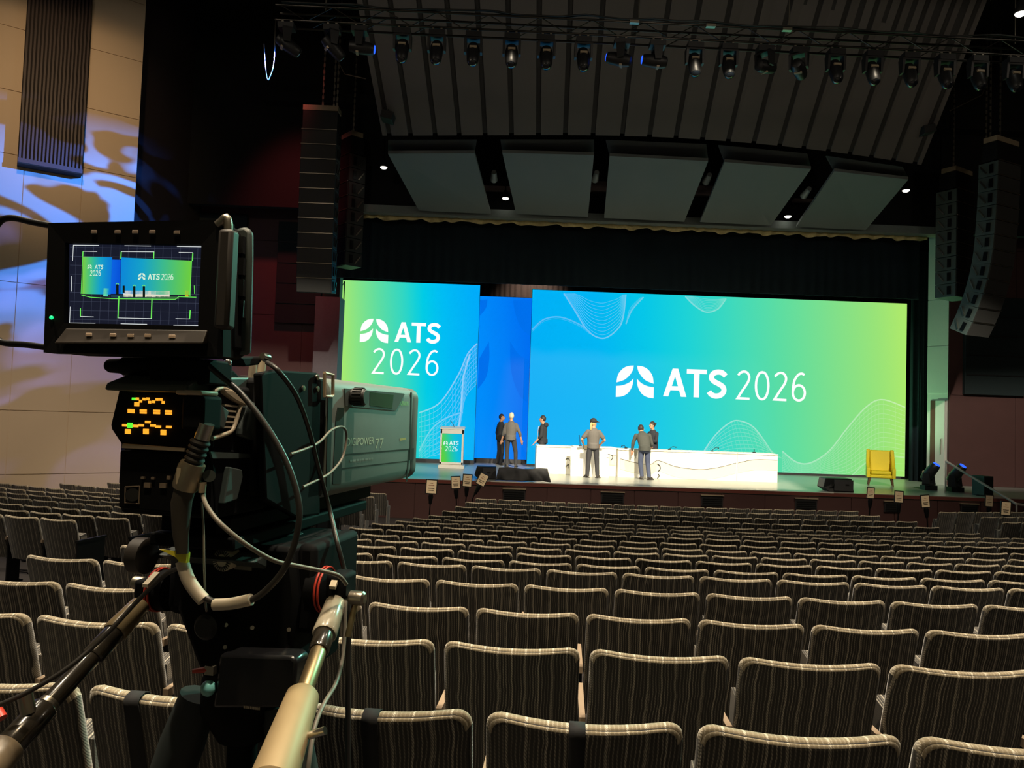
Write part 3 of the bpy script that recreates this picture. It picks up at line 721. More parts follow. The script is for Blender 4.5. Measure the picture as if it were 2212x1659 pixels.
def wR(mb):
    ledR.net(mb, [(1518, 978), (1545, 940), (1575, 914), (1597, 909), (1630, 925), (1668, 978)], [(1530, 990), (1560, 985), (1590, 985), (1620, 985), (1650, 985), (1690, 990)], 9, 16)
    ledR.net(mb, [(1690, 975), (1720, 998), (1750, 1000), (1790, 975), (1830, 925), (1870, 880), (1905, 863), (1955, 880)], [(1690, 1020), (1720, 1024), (1750, 1026), (1790, 1025), (1830, 1022), (1870, 1000), (1905, 985), (1955, 990)], 12, 30)
    ledR.net(mb, [(1840, 1028), (1870, 1000), (1910, 985), (1955, 988)], [(1845, 1030), (1880, 1030), (1915, 1031), (1955, 1032)], 3, 4, .1)
    ledR.net(mb, [(1218, 634), (1240, 668), (1270, 715), (1302, 731), (1330, 715), (1345, 690), (1352, 636)], [(1240, 634), (1255, 640), (1275, 650), (1300, 655), (1320, 650), (1335, 645), (1345, 637)], 10, 0, .10)
    ledR.net(mb, [(1480, 640), (1500, 660), (1525, 674), (1550, 668), (1565, 650), (1568, 645)], [(1490, 640), (1508, 643), (1525, 646), (1545, 647), (1558, 646), (1565, 645)], 8, 0, .12)
    ledR.net(mb, [(1352, 700), (1365, 670), (1390, 642)], [(1354, 690), (1362, 665), (1385, 642)], 2, 0, .08)
    ledR.net(mb, [(1150, 712), (1175, 690), (1210, 685), (1250, 700), (1275, 718)], [(1150, 716), (1175, 694), (1210, 689), (1250, 704), (1275, 722)], 1, 0, .06)
graphic(ledR, 'wave_graphic', wR)
def wL(mb):
    ledL.net(mb, [(905, 892), (950, 870), (990, 810), (1010, 765), (1031, 742)], [(905, 985), (950, 980), (990, 930), (1005, 860), (1029, 830)], 9, 22, .14)
    ledL.net(mb, [(990, 930), (996, 880), (1001, 815), (1015, 765)], [(992, 930), (998, 880), (1003, 815), (1017, 765)], 1, 0, .2)
    ledL.net(mb, [(905, 975), (930, 930), (960, 905), (1000, 890)], [(905, 995), (930, 985), (955, 970), (985, 950)], 6, 10, .10)
graphic(ledL, 'wave_graphic', wL)
def wC(mb):
    dk = S(0, 112, 236); t = ledC.to3(.008); q = lambda P, c: mb.poly([ledC.pt(*p) for p in P], t, c)
    q(cat2([(1035, 775), (1056, 738)], 3)+cat2([(1056, 738), (1057, 775), (1050, 815), (1032, 840)], 5), dk)
    q(cat2([(1102, 738), (1120, 765), (1143, 778)], 4)+cat2([(1140, 870), (1120, 850), (1104, 800), (1102, 738)], 5)[:-1], dk)
    q(cat2([(1108, 648), (1114, 680), (1127, 710), (1146, 726)], 4)+[(1147, 650)], dk)
    q([(1037, 648)]+cat2([(1053, 647), (1050, 665), (1037, 682)], 4), dk)
graphic(ledC, 'leaf_graphic', wC)

# ------------------------------------------------------------------ lectern
lp = UZ(974, 1012, STZ); ly = lp.y
k_ = ly/FPX
lc = thing('lectern', (lp.x, ly, STZ), 'white lectern with a lit ATS 2026 screen on its front', 'lectern')
hw_ = 25*k_; hh = 84*k_
MB().box(lp.x-hw_-.04, lp.x+hw_+.04, ly-.05, ly+.5, STZ, STZ+.10).build('base', WHT, lc, 0, .01)
MB().box(lp.x-hw_, lp.x+hw_, ly, ly+.42, STZ+.10, STZ+hh).build('body', WHT, lc, 0, .015)
fr = MB()
for x0, x1, z0, z1 in ((-hw_, -hw_+.055, .14, hh), (hw_-.055, hw_, .14, hh), (-hw_, hw_, hh-.14, hh), (-hw_, hw_, .14, .2)):
    fr.box(lp.x+x0, lp.x+x1, ly-.03, ly, STZ+z0, STZ+z1)
fr.build('screen_frame', WHT, lc, 0, .004)
mb = MB(); n = 8; V = []; C = []; F = []
for i in range(n+1):
    for j in range(5):
        u, v = i/n, j/4; V.append((lp.x-hw_+.055+(2*hw_-.11)*u, ly-.006, STZ+.2+(hh-.34)*v))
        C.append(grad([(0, (90, 205, 60)), (.35, (40, 200, 150)), (.7, (0, 190, 215)), (1, (0, 175, 225))], u+.25*(v-.6)))
for i in range(n):
    for j in range(4): a = i*5+j; F.append((a, a+5, a+6, a+1))
mb.add(V, F); mb.c = C; lf = mb.build('display', LED, lc, 0, 0, True)
mb = MB(); t3 = lambda x, z: Vector((lp.x+x, ly-.012, STZ+z)); LW = (.75, .95, .9)
put_logo(mb, t3, -.27, hh*.60, .12, LW); put_ats(mb, t3, -.08, hh*.60, .13, LW); put_2026(mb, t3, -.20, hh*.60-.2, .16, LW, .1, .64)
mb.build('title_graphic', LED, lf, 0, 0, True)
MB().hexa([(lp.x-hw_-.02, ly-.04, STZ+hh), (lp.x+hw_+.02, ly-.04, STZ+hh), (lp.x+hw_+.02, ly+.45, STZ+hh+.06), (lp.x-hw_-.02, ly+.45, STZ+hh+.06)]+
          [(lp.x-hw_-.02, ly-.04, STZ+hh+.03), (lp.x+hw_+.02, ly-.04, STZ+hh+.03), (lp.x+hw_+.02, ly+.45, STZ+hh+.09), (lp.x-hw_-.02, ly+.45, STZ+hh+.09)]).build('top', WHT, lc)
g = MB().tube([(lp.x+.05, ly+.3, STZ+hh+.05), (lp.x-.02, ly+.28, STZ+hh+.2), (lp.x-.10, ly+.18, STZ+hh+.27)], .008, 6).build('gooseneck_microphone', BLK, lc, 60)

# ------------------------------------------------------------------ desks
DESK = mat('white_desk_laminate', S(240, 236, 222), .45, var=.015, scale=3)
DESKG = mat('desk_grey_band', S(214, 208, 192), .5, var=.02)
GAPM = mat('joint_line', S(92, 84, 74), .7)
def desk(xa, xb, Y, zt, label, wave=None, cables=(), dep=.75):
    p0, p1 = U(xa, 1000, Y), U(xb, 1000, Y); x0, x1 = p0.x, p1.x; z1 = zt
    d = thing('panel_desk', ((x0+x1)/2, Y, STZ), label, 'desk', 'white panel desks on the stage')
    MB().box(x0, x1, Y, Y+.04, STZ, z1).build('front_panel', DESK, d, 0, .004)
    MB().box(x0, x1, Y-.03, Y+dep, z1, z1+.035).build('worktop', DESK, d, 0, .006)
    for xx in (x0, x1-.035): MB().box(xx, xx+.035, Y+.04, Y+dep-.03, STZ, z1).build('end_panel', DESK, d)
    if wave:
        W_ = [U(px, py, Y) for px, py in wave]; up = catmull([Vector((p.x, Y-.012, p.z)) for p in W_], 5)
        mb = MB(); V = []; F = []
        for p in up: V += [p+Vector((0, .012, 0)), p, p-Vector((0, 0, .32+.0)), p-Vector((0, -.012, .32))]
        for i in range(len(up)-1):
            for q in range(3): F.append((4*i+q, 4*i+4+q, 4*i+5+q, 4*i+1+q))
        mb.add(V, F); mb.build('wave_band', DESKG, d)
        mb = MB().tube([p+Vector((0, -.004, 0)) for p in up], .008, 4, 0); mb.build('wave_line', GAPM, d)
    for c in cables:
        MB().tube([U(px, py, Y-.03) for px, py in c], .012, 6).build('cable_loop', BLK, d, 60)
    return d
zt = (U(1158, 964, 23.2).z+U(1680, 982, 22.5).z)/2-.02
desk(1158, 1236, 23.2, zt, 'plain white panel desk at the left end of the row', None, [[(1222, 992), (1228, 990), (1230, 994)], [(1222, 1008), (1228, 1003), (1229, 1012)]])
desk(1335, 1592, 22.75, zt, 'long white panel desk with a grey wave line', [(1340, 991), (1375, 1000), (1405, 1003), (1422, 995), (1460, 1008), (1510, 1014), (1550, 1010), (1590, 1000)],
     [[(1420, 1002), (1425, 1006), (1426, 1013), (1422, 1018)], [(1422, 1024), (1424, 1028), (1420, 1033)]])
desk(1593, 1680, 22.75, zt, 'white panel desk at the right end of the row', [(1594, 1000), (1630, 993), (1679, 994)])
desk(1238, 1331, 23.0, zt+.02, 'white panel desk behind the ponytailed man', [(1237, 983), (1270, 981), (1330, 983)])
# low white panel pulled forward of the desks
p0, p1 = U(1232, 1030, 22.55), U(1316, 1030, 22.55)
lo = thing('loose_panel', ((p0.x+p1.x)/2, 22.55, STZ), 'loose white desk front leaning behind the ponytailed man', 'panel')
MB().hexa([(p0.x, 22.55, STZ), (p1.x, 22.55, STZ), (p1.x, 22.59, STZ), (p0.x, 22.59, STZ), (p0.x, 22.7, STZ+.88), (p1.x, 22.7, STZ+.85), (p1.x, 22.74, STZ+.85), (p0.x, 22.74, STZ+.88)]).build('board', DESK, lo, 0, .004)
MB().tube([U(1313, 981, 22.5), U(1322, 984, 22.5), U(1323, 990, 22.5), U(1319, 995, 22.5)], .012, 6).build('cable_loop', BLK, lo, 60)
# gooseneck microphones on the desks
for px, py, Y, tipx, tipy, lab in ((1253, 966, 23.4, 1251, 941, 'tall thin gooseneck microphone left of the ponytailed man'), (1446, 973, 23.2, 1460, 966, 'gooseneck microphone on the desk right of the woman'),
                               (1538, 976, 23.2, 1552, 968, 'gooseneck microphone in the middle of the long desk'), (1629, 978, 23.2, 1629, 972, 'gooseneck microphone nearest the right end of the desks'), (1352, 970, 23.2, 1343, 964, 'gooseneck microphone left of the bending man')):
    a = U(px, py, Y); a.z = zt+.035+(.02 if px < 1331 else 0); b = U(tipx, tipy, Y)
    m_ = thing('gooseneck_microphone', a, lab, 'microphone', 'microphones on the desks')
    MB().cyl(a, a+Vector((0, 0, .03)), .05, n=12).build('base', BLK, m_, 40)
    MB().tube([a+Vector((0, 0, .03)), a+(b-a)*.5+Vector((0, 0, .06)), b], .009, 6).build('neck', BLK, m_, 60)
    MB().ball(b, .02, 8, 6).build('head', BLK, m_, 60)

# ------------------------------------------------------------------ stage-edge things
def wedge(pa, pb, py, Y0, label, h=.36, flip=False):
    p0, p1 = UZ(pa, py, STZ), UZ(pb, py, STZ); y = Y0; x0, x1 = U(pa, py, y).x, U(pb, py, y).x
    w_ = thing('stage_monitor', ((x0+x1)/2, y, STZ), label, 'stage monitor', 'black floor monitors on the stage edge')
    MB().prism([(x0+.12, y, STZ), (x0, y+.14, STZ+.1), (x0+.06, y+.14, STZ+h), (x1, y+.14, STZ+h), (x1, y, STZ)], (0, .42, 0)).build('cabinet', BLK, w_, 0, .015)
    MB().box(x0+.24, x1-.03, y-.015, y+.0, STZ+.03, STZ+h-.03).build('back_plate', mat('monitor_grey', S(60, 60, 62), .6), w_)
    for s_ in (x0+.2, x1-.2): MB().box(s_-.05, s_+.05, y-.02, y+.02, STZ+h*.5, STZ+h*.6).build('handle', BLK, w_)
    return w_
wedge(1783, 1845, 1066, 20.25, 'black wedge monitor on the stage edge near the yellow chair')
wedge(1024, 1071, 1038, 20.5, 'black wedge monitor beside the cloth covered one', .34)
# cloth-covered monitor
a, b = U(1077, 1040, 20.3), U(1182, 1040, 20.3)
V = []; F = []; nx, ny = 34, 14; x0, x1 = a.x, b.x
rnd = random.Random(3)
for i in range(nx+1):
    for j in range(ny+1):
        u, v = i/nx, j/ny; x = x0+(x1-x0)*u; fold = .05*sin(u*23+3*v)+.05*sin(u*11-v*5)
        if v < .55:                                  # front drop
            t = v/.55; z = STZ+.015+(.33+.02*sin(u*9))*t; y = 20.22+.10*t+fold*(1-t)*1.6+.02*sin(u*31+v*9)
            x += (.09*(1-t)*(2*u-1)); z += .02*sin(u*17)*(1-t)*0
        else:
            t = (v-.55)/.45; z = STZ+.345-.06*t+.02*sin(u*9)*(1-t); y = 20.32+.42*t+.3*fold
        z = max(z, STZ+.012); V.append((x, y, z))
for i in range(nx):
    for j in range(ny): q = i*(ny+1)+j; F.append((q, q+ny+1, q+ny+2, q+1))
for u0, i0 in ((x0, 0), (x1, nx)):
    pass
o = MB().add(V, F).build('cloth_covered_monitor', mat('charcoal_cloth', S(74, 74, 76), .85, var=.1), None, 80)
md = o.modifiers.new('solid', 'SOLIDIFY'); md.thickness = .012; md.offset = 1
tag(o, 'floor monitor covered by a crumpled black cloth at the stage edge', 'covered monitor')

# yellow armchair
YEL = mat('yellow_upholstery', S(236, 214, 32), .6, var=.05, scale=25, bump=.1)
YEL2 = mat('yellow_piping', S(205, 180, 24), .6)
LEGW = mat('brown_chair_leg', S(110, 78, 52), .5)
cp = UZ(1903, 1050, STZ); cy = cp.y-.0; sc = 57/FPX*cy
ch = localthing('armchair', (cp.x, cy, STZ), 'bright yellow upholstered armchair standing on the stage', 'chair', None, radians(-24)); CST = STZ; cp = Vector((0, 0, 0)); cy = 0; STZ = 0
hw_ = sc/2
def ob(name, x0, x1, y0, y1, z0, z1, m=YEL, bev=.03): return MB().box(cp.x+x0, cp.x+x1, cy+y0, cy+y1, STZ+z0, STZ+z1).build(name, m, ch, 40, bev)
ob('seat_frame', -hw_+.06, hw_-.06, .0, .62, .24, .34)
ob('seat_cushion', -hw_+.12, hw_-.12, -.02, .55, .34, .46, YEL, .04)
MB().hexa([(cp.x-hw_+.10, cy+.50, STZ+.30), (cp.x+hw_-.10, cy+.50, STZ+.30), (cp.x+hw_-.10, cy+.64, STZ+.30), (cp.x-hw_+.10, cy+.64, STZ+.30),
           (cp.x-hw_+.10, cy+.66, STZ+1.08), (cp.x+hw_-.10, cy+.66, STZ+1.08), (cp.x+hw_-.10, cy+.80, STZ+1.08), (cp.x-hw_+.10, cy+.80, STZ+1.08)]).build('backrest', YEL, ch, 40, .04)
for s_ in (-1, 1):
    xo, xi = s_*hw_, s_*(hw_-.10)
    pts = [(cp.x+xo, cy-.04, STZ+.24), (cp.x+xo, cy-.04, STZ+.54), (cp.x+xo, cy+.25, STZ+.60), (cp.x+xo, cy+.45, STZ+.78), (cp.x+xo*.96, cy+.62, STZ+1.10), (cp.x+xo*.96, cy+.80, STZ+1.10), (cp.x+xo, cy+.66, STZ+.24)]
    MB().prism(pts, (xi-xo, 0, 0)).build('side_wing', YEL, ch, 40, .02)
    for yy in (.05, .55): MB().loft([(Vector((cp.x+s_*(hw_-.10), cy+yy, STZ+.25)), .035), (Vector((cp.x+s_*(hw_-.06), cy+yy, STZ)), .018)], 8).build('leg', LEGW, ch, 40)
    MB().tube([(cp.x+s_*(hw_-.105), cy+.51, STZ+.46), (cp.x+s_*(hw_-.12), cy+.64, STZ+1.06)], .01, 6, 0).build('piping', YEL2, ch)

STZ = CST
# tripod with a small round camera
tp = UZ(2013, 1036, STZ); ty_ = tp.y; hd = U(2010, 945, ty_)
tr = thing('tripod', (tp.x, ty_, STZ), 'slim black tripod with a round camera by the stage door', 'tripod')
top = Vector((hd.x, ty_, hd.z-.35))
for dx, dy in ((-.30, -.1), (.42, -.15), (.05, .35)): MB().loft([(top, .022), (Vector((hd.x+dx, ty_+dy, STZ)), .014)], 8).build('leg', BLKM, tr, 40)
MB().cyl(top-Vector((0, 0, .9)), top+Vector((0, 0, .2)), .016).build('centre_column', ALU, tr, 40)
MB().cyl(top+Vector((0, 0, .18)), top+Vector((0, 0, .26)), .05).build('head_plate', BLKM, tr, 40)
MB().ball(hd, .10, 16, 10).build('camera_ball', BLK, tr, 60)
MB().cyl(hd+Vector((0, -.07, 0)), hd+Vector((0, -.13, 0)), .055, .05, 16).build('camera_lens', mat('lens_glass', S(60, 60, 66), .1, spec=1), tr, 40)
# handrail down the steps right of the stage
ra, rb, rc_ = U(2043, 996, 21.5), U(2196, 1089, 19.4), U(2230, 1094, 19.4)
RAILP = mat('pale_rail_paint', S(190, 184, 176), .4)
hr = thing('handrail', (rb.x, 19.4, floor_z(30)), 'sloping pale metal handrail beside the steps right of the stage', 'handrail')
MB().tube([ra, rb, rc_], .035, 8, 0).build('rail', RAILP, hr, 40)
for p in (ra, rb): MB().cyl((p.x, p.y, (STZ if p is ra else 0)), p, .022, n=8).build('post', RAILP, hr, 40)
# speaker box on the stage corner
a, b = UZ(2107, 1062, STZ), U(2147, 1068, 20.25)
sy_ = 20.4; x0, xm, x1 = U(2107, 1060, sy_+.3).x, U(2126, 1060, sy_).x, U(2147, 1060, sy_+.1).x
sp = thing('speaker_box', ((x0+x1)/2, sy_, STZ), 'dark green speaker box on the right stage corner', 'speaker')
MB().prism([(x0, sy_+.45, STZ), (xm, sy_, STZ), (x1, sy_+.12, STZ), (x1-.22, sy_+.6, STZ)], (0, 0, .55)).build('cabinet', mat('dark_green_cabinet', S(50, 66, 60), .6), sp, 0, .01)
MB().hexa([(xm+.02, sy_-.012, STZ+.03), (x1-.02, sy_+.1, STZ+.03), (x1-.02, sy_+.115, STZ+.03), (xm+.02, sy_+.003, STZ+.03), (xm+.02, sy_-.012, STZ+.52), (x1-.02, sy_+.1, STZ+.52), (x1-.02, sy_+.115, STZ+.52), (xm+.02, sy_+.003, STZ+.52)]).build('grille', BLK, sp)
MB().tube([(x0-.05, sy_+.2, STZ+.03), (x0+.02, sy_-.02, STZ+.02), (x0+.2, sy_+.0, STZ+.02), (x0-.1, sy_+.1, STZ+.02)], .015, 6).build('cable', BLK, sp, 60)

# ------------------------------------------------------------------ placards on poles
PAPER = mat('cream_paper', S(226, 206, 172), .7, var=.03)
INK = mat('dark_ink', S(70, 58, 48), .7); INKR = mat('red_ink', S(150, 90, 70), .7)
def placard(px, py, w, h, tilt, Y, zf, label):
    c = U(px, py, Y); k = Y/FPX; w *= k; h *= k
    t = thing('framed_placard', (c.x, Y, zf), label, 'placard', 'framed placards on poles')
    ux = Vector((cos(tilt), 0, -sin(tilt))); uz = Vector((sin(tilt), 0, cos(tilt)))
    f3 = lambda lift: (lambda x, z: c+ux*x+uz*z-Vector((0, lift, 0)))
    def slab(w_, h_, l0, l1, m, nm, par): return MB().prism([c+ux*sx*w_/2+uz*sz*h_/2-Vector((0, l0, 0)) for sx, sz in ((-1, -1), (1, -1), (1, 1), (-1, 1))], (0, -(l1-l0), 0)).build(nm, m, par)
    slab(w, h, -.02, 0, BLK, 'board_frame', t); pp = slab(w*.84, h*.86, 0, .004, PAPER, 'paper', t)
    for nm, m, rows in (('bold_print', INK, ((-.13, .28, .055, 1), (-.26, .23, .055, 2))), ('faint_print', INKR, ((.22, .13, .04, 3), (.08, .25, .04, 4)))):
        mb = MB()
        for zz_, wd_, hh_, sd_ in rows: print_marks(mb, f3(.006), -w*wd_, w*wd_, h*zz_, h*hh_, sd_, .93)
        mb.build(nm, m, pp)['kind'] = 'stuff'
    b = c-uz*h/2
    MB().loft([(b-uz*.0, .05), (b-uz*.06, .06), (b-uz*.24, .035)], 8).build('clamp', BLKM, t, 40)
    MB().tube([b-uz*.2, b-uz*.35, Vector((b.x-uz.x*.5, Y, max(zf+.3, b.z-.7))), Vector((b.x-uz.x*.6, Y, zf))], .016, 6).build('pole', BLKM, t, 50)
    MB().cyl((b.x-uz.x*.6, Y, zf), (b.x-uz.x*.6, Y, zf+.03), .14, n=14).build('foot', BLKM, t, 40)
placard(932, 1051.5, 25, 32, radians(2), 18.3, floor_z(33), 'framed cream placard on a pole, leftmost of all')
placard(984.5, 1042.5, 21, 28, radians(-4), 18.8, floor_z(32), 'framed cream placard leaning left, second from the left')
placard(1009.5, 1038, 21, 28, radians(2), 19.0, floor_z(32), 'upright framed cream placard, third from the left')
placard(1042, 1036, 21, 28, radians(25), 18.4, floor_z(32), 'framed cream placard tilted strongly right below the wedge monitor')
placard(1881, 1065, 17, 25, radians(3), 18.9, floor_z(32), 'framed cream placard in front of the yellow chair')
placard(1942, 1073.5, 20, 27, radians(2), 18.8, floor_z(32), 'framed cream placard just right of the yellow chair')
placard(1999, 1083, 20, 29, radians(-6), 18.4, floor_z(33), 'framed cream placard leaning left below the floor spotlights')
placard(2137, 1082, 18, 27, radians(2), 19.6, floor_z(33), 'framed cream placard below the green speaker box')
placard(2173, 1098.5, 23, 32, radians(3), 17.6, floor_z(34), 'framed cream placard at the far right edge')
# ------------------------------------------------------------------ lighting truss and moving heads
TY = 14.0
tA, tB = U(594, 42, TY), U(2212, 120, TY)
tz = lambda x: tA.z+(tB.z-tA.z)*(x-tA.x)/(tB.x-tA.x)
TZ0 = (tA.z+tB.z)/2
TXE = tB.x+1.2
th_ = .305
tru = thing('lighting_truss', ((tA.x+TXE)/2, TY, TZ0), 'long horizontal aluminium lighting truss hung across the hall', 'truss')
def tp_(x, dy, dz): return Vector((x, TY+dy, tz(x)+dz))
TRS = mat('truss_aluminium', S(70, 68, 64), .35, 1, var=.2)
for dy in (0, th_):
    for dz in (0, th_*.95):
        MB().cyl(tp_(tA.x, dy, dz), tp_(TXE, dy, dz), .024, n=8).build('chord', TRS, tru, 50)
x = tA.x+.1; k = 0
while x < TXE-.5:
    a, b = (0, th_*.95) if k % 2 else (th_*.95, 0)
    MB().cyl(tp_(x, 0, a), tp_(x+.5, 0, b), .010, n=6).build('brace', TRS, tru)
    if k % 2: MB().cyl(tp_(x, th_, a), tp_(x+.5, th_, b), .010, n=6).build('brace', TRS, tru)
    x += .5; k += 1
for px in (697, 1382, 1711, 2205):
    p = U(px, 60, TY); MB().cyl((p.x, TY+th_/2, tz(p.x)+th_), (p.x, TY+th_/2, tz(p.x)+th_+1.9), .012, n=6).build('hanging_rod', ALU, tru, 50)
for px in (1370, 1535, 1700): p = U(px, 60, TY); MB().box(p.x-.09, p.x+.09, TY-.04, TY+.04, tz(p.x)+th_*.95-.03, tz(p.x)+th_*.95+.026).build('splice_plate', ALU, tru)
pts = []; rnd = random.Random(5); x = tA.x+.1
while x < TXE: pts.append(tp_(x, rnd.uniform(-.03, .06), th_*.95+.062+rnd.uniform(-.006, .03))); x += .45
for j in range(2):
    o = MB().tube([p+Vector((0, .05*j, .02*j*sin(i))) for i, p in enumerate(pts)], .014, 6, 3).build('power_cable', RUB, None, 60)
    tag(o, ('front' if j == 0 else 'rear')+' black cable lying along the top of the truss', 'cable', 'cables on the truss')
# loose cable tail at the left end of the truss
a = U(602, 60, TY)
o = MB().tube([tp_(tA.x+.02, -.018, .0), U(594, 70, TY-.35), U(592, 130, TY-.45), U(585, 160, TY-.45), U(578, 172, TY-.45), U(573, 140, TY-.45), U(570, 95, TY-.45)], .011, 6).build('cable_tail', ALU, None, 60)
tag(o, 'loose cable tail dangling from the left end of the truss', 'cable')
MHB = mat('fixture_black', S(24, 25, 27), .45, var=.15, scale=30)
LENSB = mat('blue_lit_lens', S(40, 90, 255), .15, emit=1.3)
LENSD = mat('dark_fixture_lens', S(20, 26, 34), .08, spec=1)
def head_meshes():
    base = MB().box(-.15, .15, -.11, .11, -.11, 0).mesh('base', MHB)
    mb = MB()
    for s_ in (-1, 1):
        mb.hexa([(s_*.155-.02, -.06, -.40), (s_*.155+.02, -.06, -.40), (s_*.155+.02, .06, -.40), (s_*.155-.02, .06, -.40), (s_*.15-.025, -.09, -.13), (s_*.15+.025, -.09, -.13), (s_*.15+.025, .09, -.13), (s_*.15-.025, .09, -.13)])
    mb.box(-.175, .175, -.09, .09, -.145, -.11); yoke = mb.mesh('yoke', MHB)
    # head: axis along -Z at rest, pivot at origin
    z = lambda h: Vector((0, 0, h))
    head = MB().loft([(z(.20), .06), (z(.18), .10), (z(.08), .125), (z(-.05), .125), (z(-.20), .115), (z(-.27), .10), (z(-.285), .088)], 16).mesh('head', MHB, 40)
    lens = MB().loft([(z(-.28), .085), (z(-.30), .075), (z(-.31), .02)], 16).mesh('lens', LENSD, 60)
    vent = MB().box(-.07, .07, -.13, -.10, .0, .05).mesh('display_panel', TAN)
    clamp = MB().box(-.02, .02, -.03, .03, -.01, .06).mesh('clamp', ALU)
    return base, yoke, head, lens, vent, clamp
HB, HY, HH, HL, HV, HC = head_meshes()
HLB = HL.copy(); HLB.materials.clear(); HLB.materials.append(LENSB)
def moving_head(loc, pan, tilt, lit, label, group, cat='moving light', inv=False, s=1.0):
    e = thing('moving_head_light', loc, label, cat, group)
    if inv: e.rotation_euler = (pi, 0, 0)
    e.scale = (s, s, s)
    def ob(nm, me, par, loc_=(0, 0, 0), rot=(0, 0, 0)):
        o = bpy.data.objects.new(nm, me); COL.objects.link(o); o.parent = par; o.location = loc_; o.rotation_euler = rot; return o
    ob('base', HB, e)
    if not inv:
        for dx in (-.08, .08): ob('clamp', HC, e, (dx, 0, 0))
    ob('yoke', HY, e, (0, 0, 0), (0, 0, pan))
    h = ob('head', HH, e, (0, 0, -.38), (tilt, 0, pan))
    h.rotation_mode = 'XYZ'
    ob('lens', HLB if lit else HL, h); ob('display_panel', HV, h)
    return e
heads = [620, 718, 778, 871, 945, 1024, 1107, 1182, 1262, 1344, 1421, 1502, 1575, 1653, 1727, 1806, 1886, 1966, 2042, 2113, 2190]
aims = {0: (-70, 60, 0), 1: (-60, 50, 0), 2: (-85, 85, 1), 9: (75, 105, 1), 10: (88, 95, 1), 13: (-55, 100, 1), 14: (-35, 80, 1)}
for i, px in enumerate(heads):
    p = U(px, 60, TY); pan, tilt, lit = aims.get(i, (0, -24, 0))
    z = tz(p.x)-.085
    lab = f'moving light hanging from the truss, {ORD[i+1]} from the left'
    if lit: lab += ', with a blue glowing lens'
    moving_head((p.x, TY, z), radians(pan), radians(-tilt if 0 else tilt), lit, lab, 'moving lights on the truss', s=1.0)
# two standing on the stage corner
for px, py, lit, lab in ((2006, 1058, 1, 'grey moving light standing on the stage, nearer the yellow chair'), (2063, 1062, 1, 'moving light standing on the stage with a deep blue lens')):
    p = UZ(px, py, STZ); e = moving_head((p.x, p.y, STZ), radians(-40 if px < 2040 else -35), radians(35), lit, lab, 'moving lights standing on the stage', inv=True, s=1.25)

# ------------------------------------------------------------------ small downlights in the stage ceiling
BULB = mat('lit_bulb', S(255, 246, 225), .3, emit=6)
CHAN = mat('fixture_teal', S(150, 160, 160), .5)
for i, (px, py, Y) in enumerate(((829, 360, 21.5), (1092, 427, 22.1), (1702, 466, 22.1), (1957, 410, 21.5), (2205, 27, 13.5))):
    c = U(px, py, Y); t = thing('downlight', c, ['bright small downlight beside the left ceiling edge', 'bright small downlight in the first ceiling slot', 'bright small downlight in the last ceiling slot', 'bright small downlight beside the right ceiling edge', 'bright small downlight in the top right corner'][i], 'downlight', 'small lit downlights')
    MB().loft([(c+Vector((0, 0, .22)), .05), (c+Vector((0, 0, .10)), .09), (c+Vector((0, 0, -.0)), .12), (c+Vector((0, 0, -.02)), .115)], 14).build('can', MHB, t, 50)
    MB().ball(c+Vector((0, 0, -.02)), .10, 12, 8, 1, 1, .5).build('bulb', BULB, t, 60)
    MB().cyl(c+Vector((0, 0, .2)), c+Vector((0, 0, 1.6)), .015, n=6).build('stem', BLKM, t)
for i, (px, py) in enumerate(((1067, 378), (1288, 378), (1531, 383), (1745, 413))):
    c = U(px, py, 21.2); t = thing('stage_spotlight', c, f'unlit spotlight inside a ceiling slot, {ORD[i+1]} from the left', 'spotlight', 'spotlights in the ceiling slots')
    MB().loft([(c+Vector((0, -.10, .05)), .07), (c+Vector((0, .2, -.03)), .10), (c+Vector((0, .3, -.05)), .11)], 12).build('can', CHAN, t, 40)
    MB().tube([c+Vector((-.13, .05, 0)), c+Vector((-.13, .05, .22)), c+Vector((.13, .05, .22)), c+Vector((.13, .05, 0))], .014, 6, 0).build('yoke', BLKM, t)
    MB().cyl(c+Vector((0, .05, .22)), c+Vector((0, .05, 1.4)), .02, n=6).build('stem', BLKM, t)
# small monitors on the forestage ceiling
for px, py, lab in ((838, 253, 'small black speaker under the left edge of the ceiling'), (2000, 283, 'small black speaker under the right edge of the ceiling')):
    c = U(px, py, 18.4); o = MB().obox(c, Vector((1, 0, -.25 if px < 1000 else .25)), Vector((0, 1, 0)), Vector((.25 if px < 1000 else -.25, 0, 1)), .15, .2, .10).build('ceiling_speaker', BLK, None, 0, .01); tag(o, lab, 'speaker', 'small speakers under the ceiling')
    MB().cyl(c, c+Vector((0, .0, .9)), .015, n=6).build('bracket', BLKM, o)

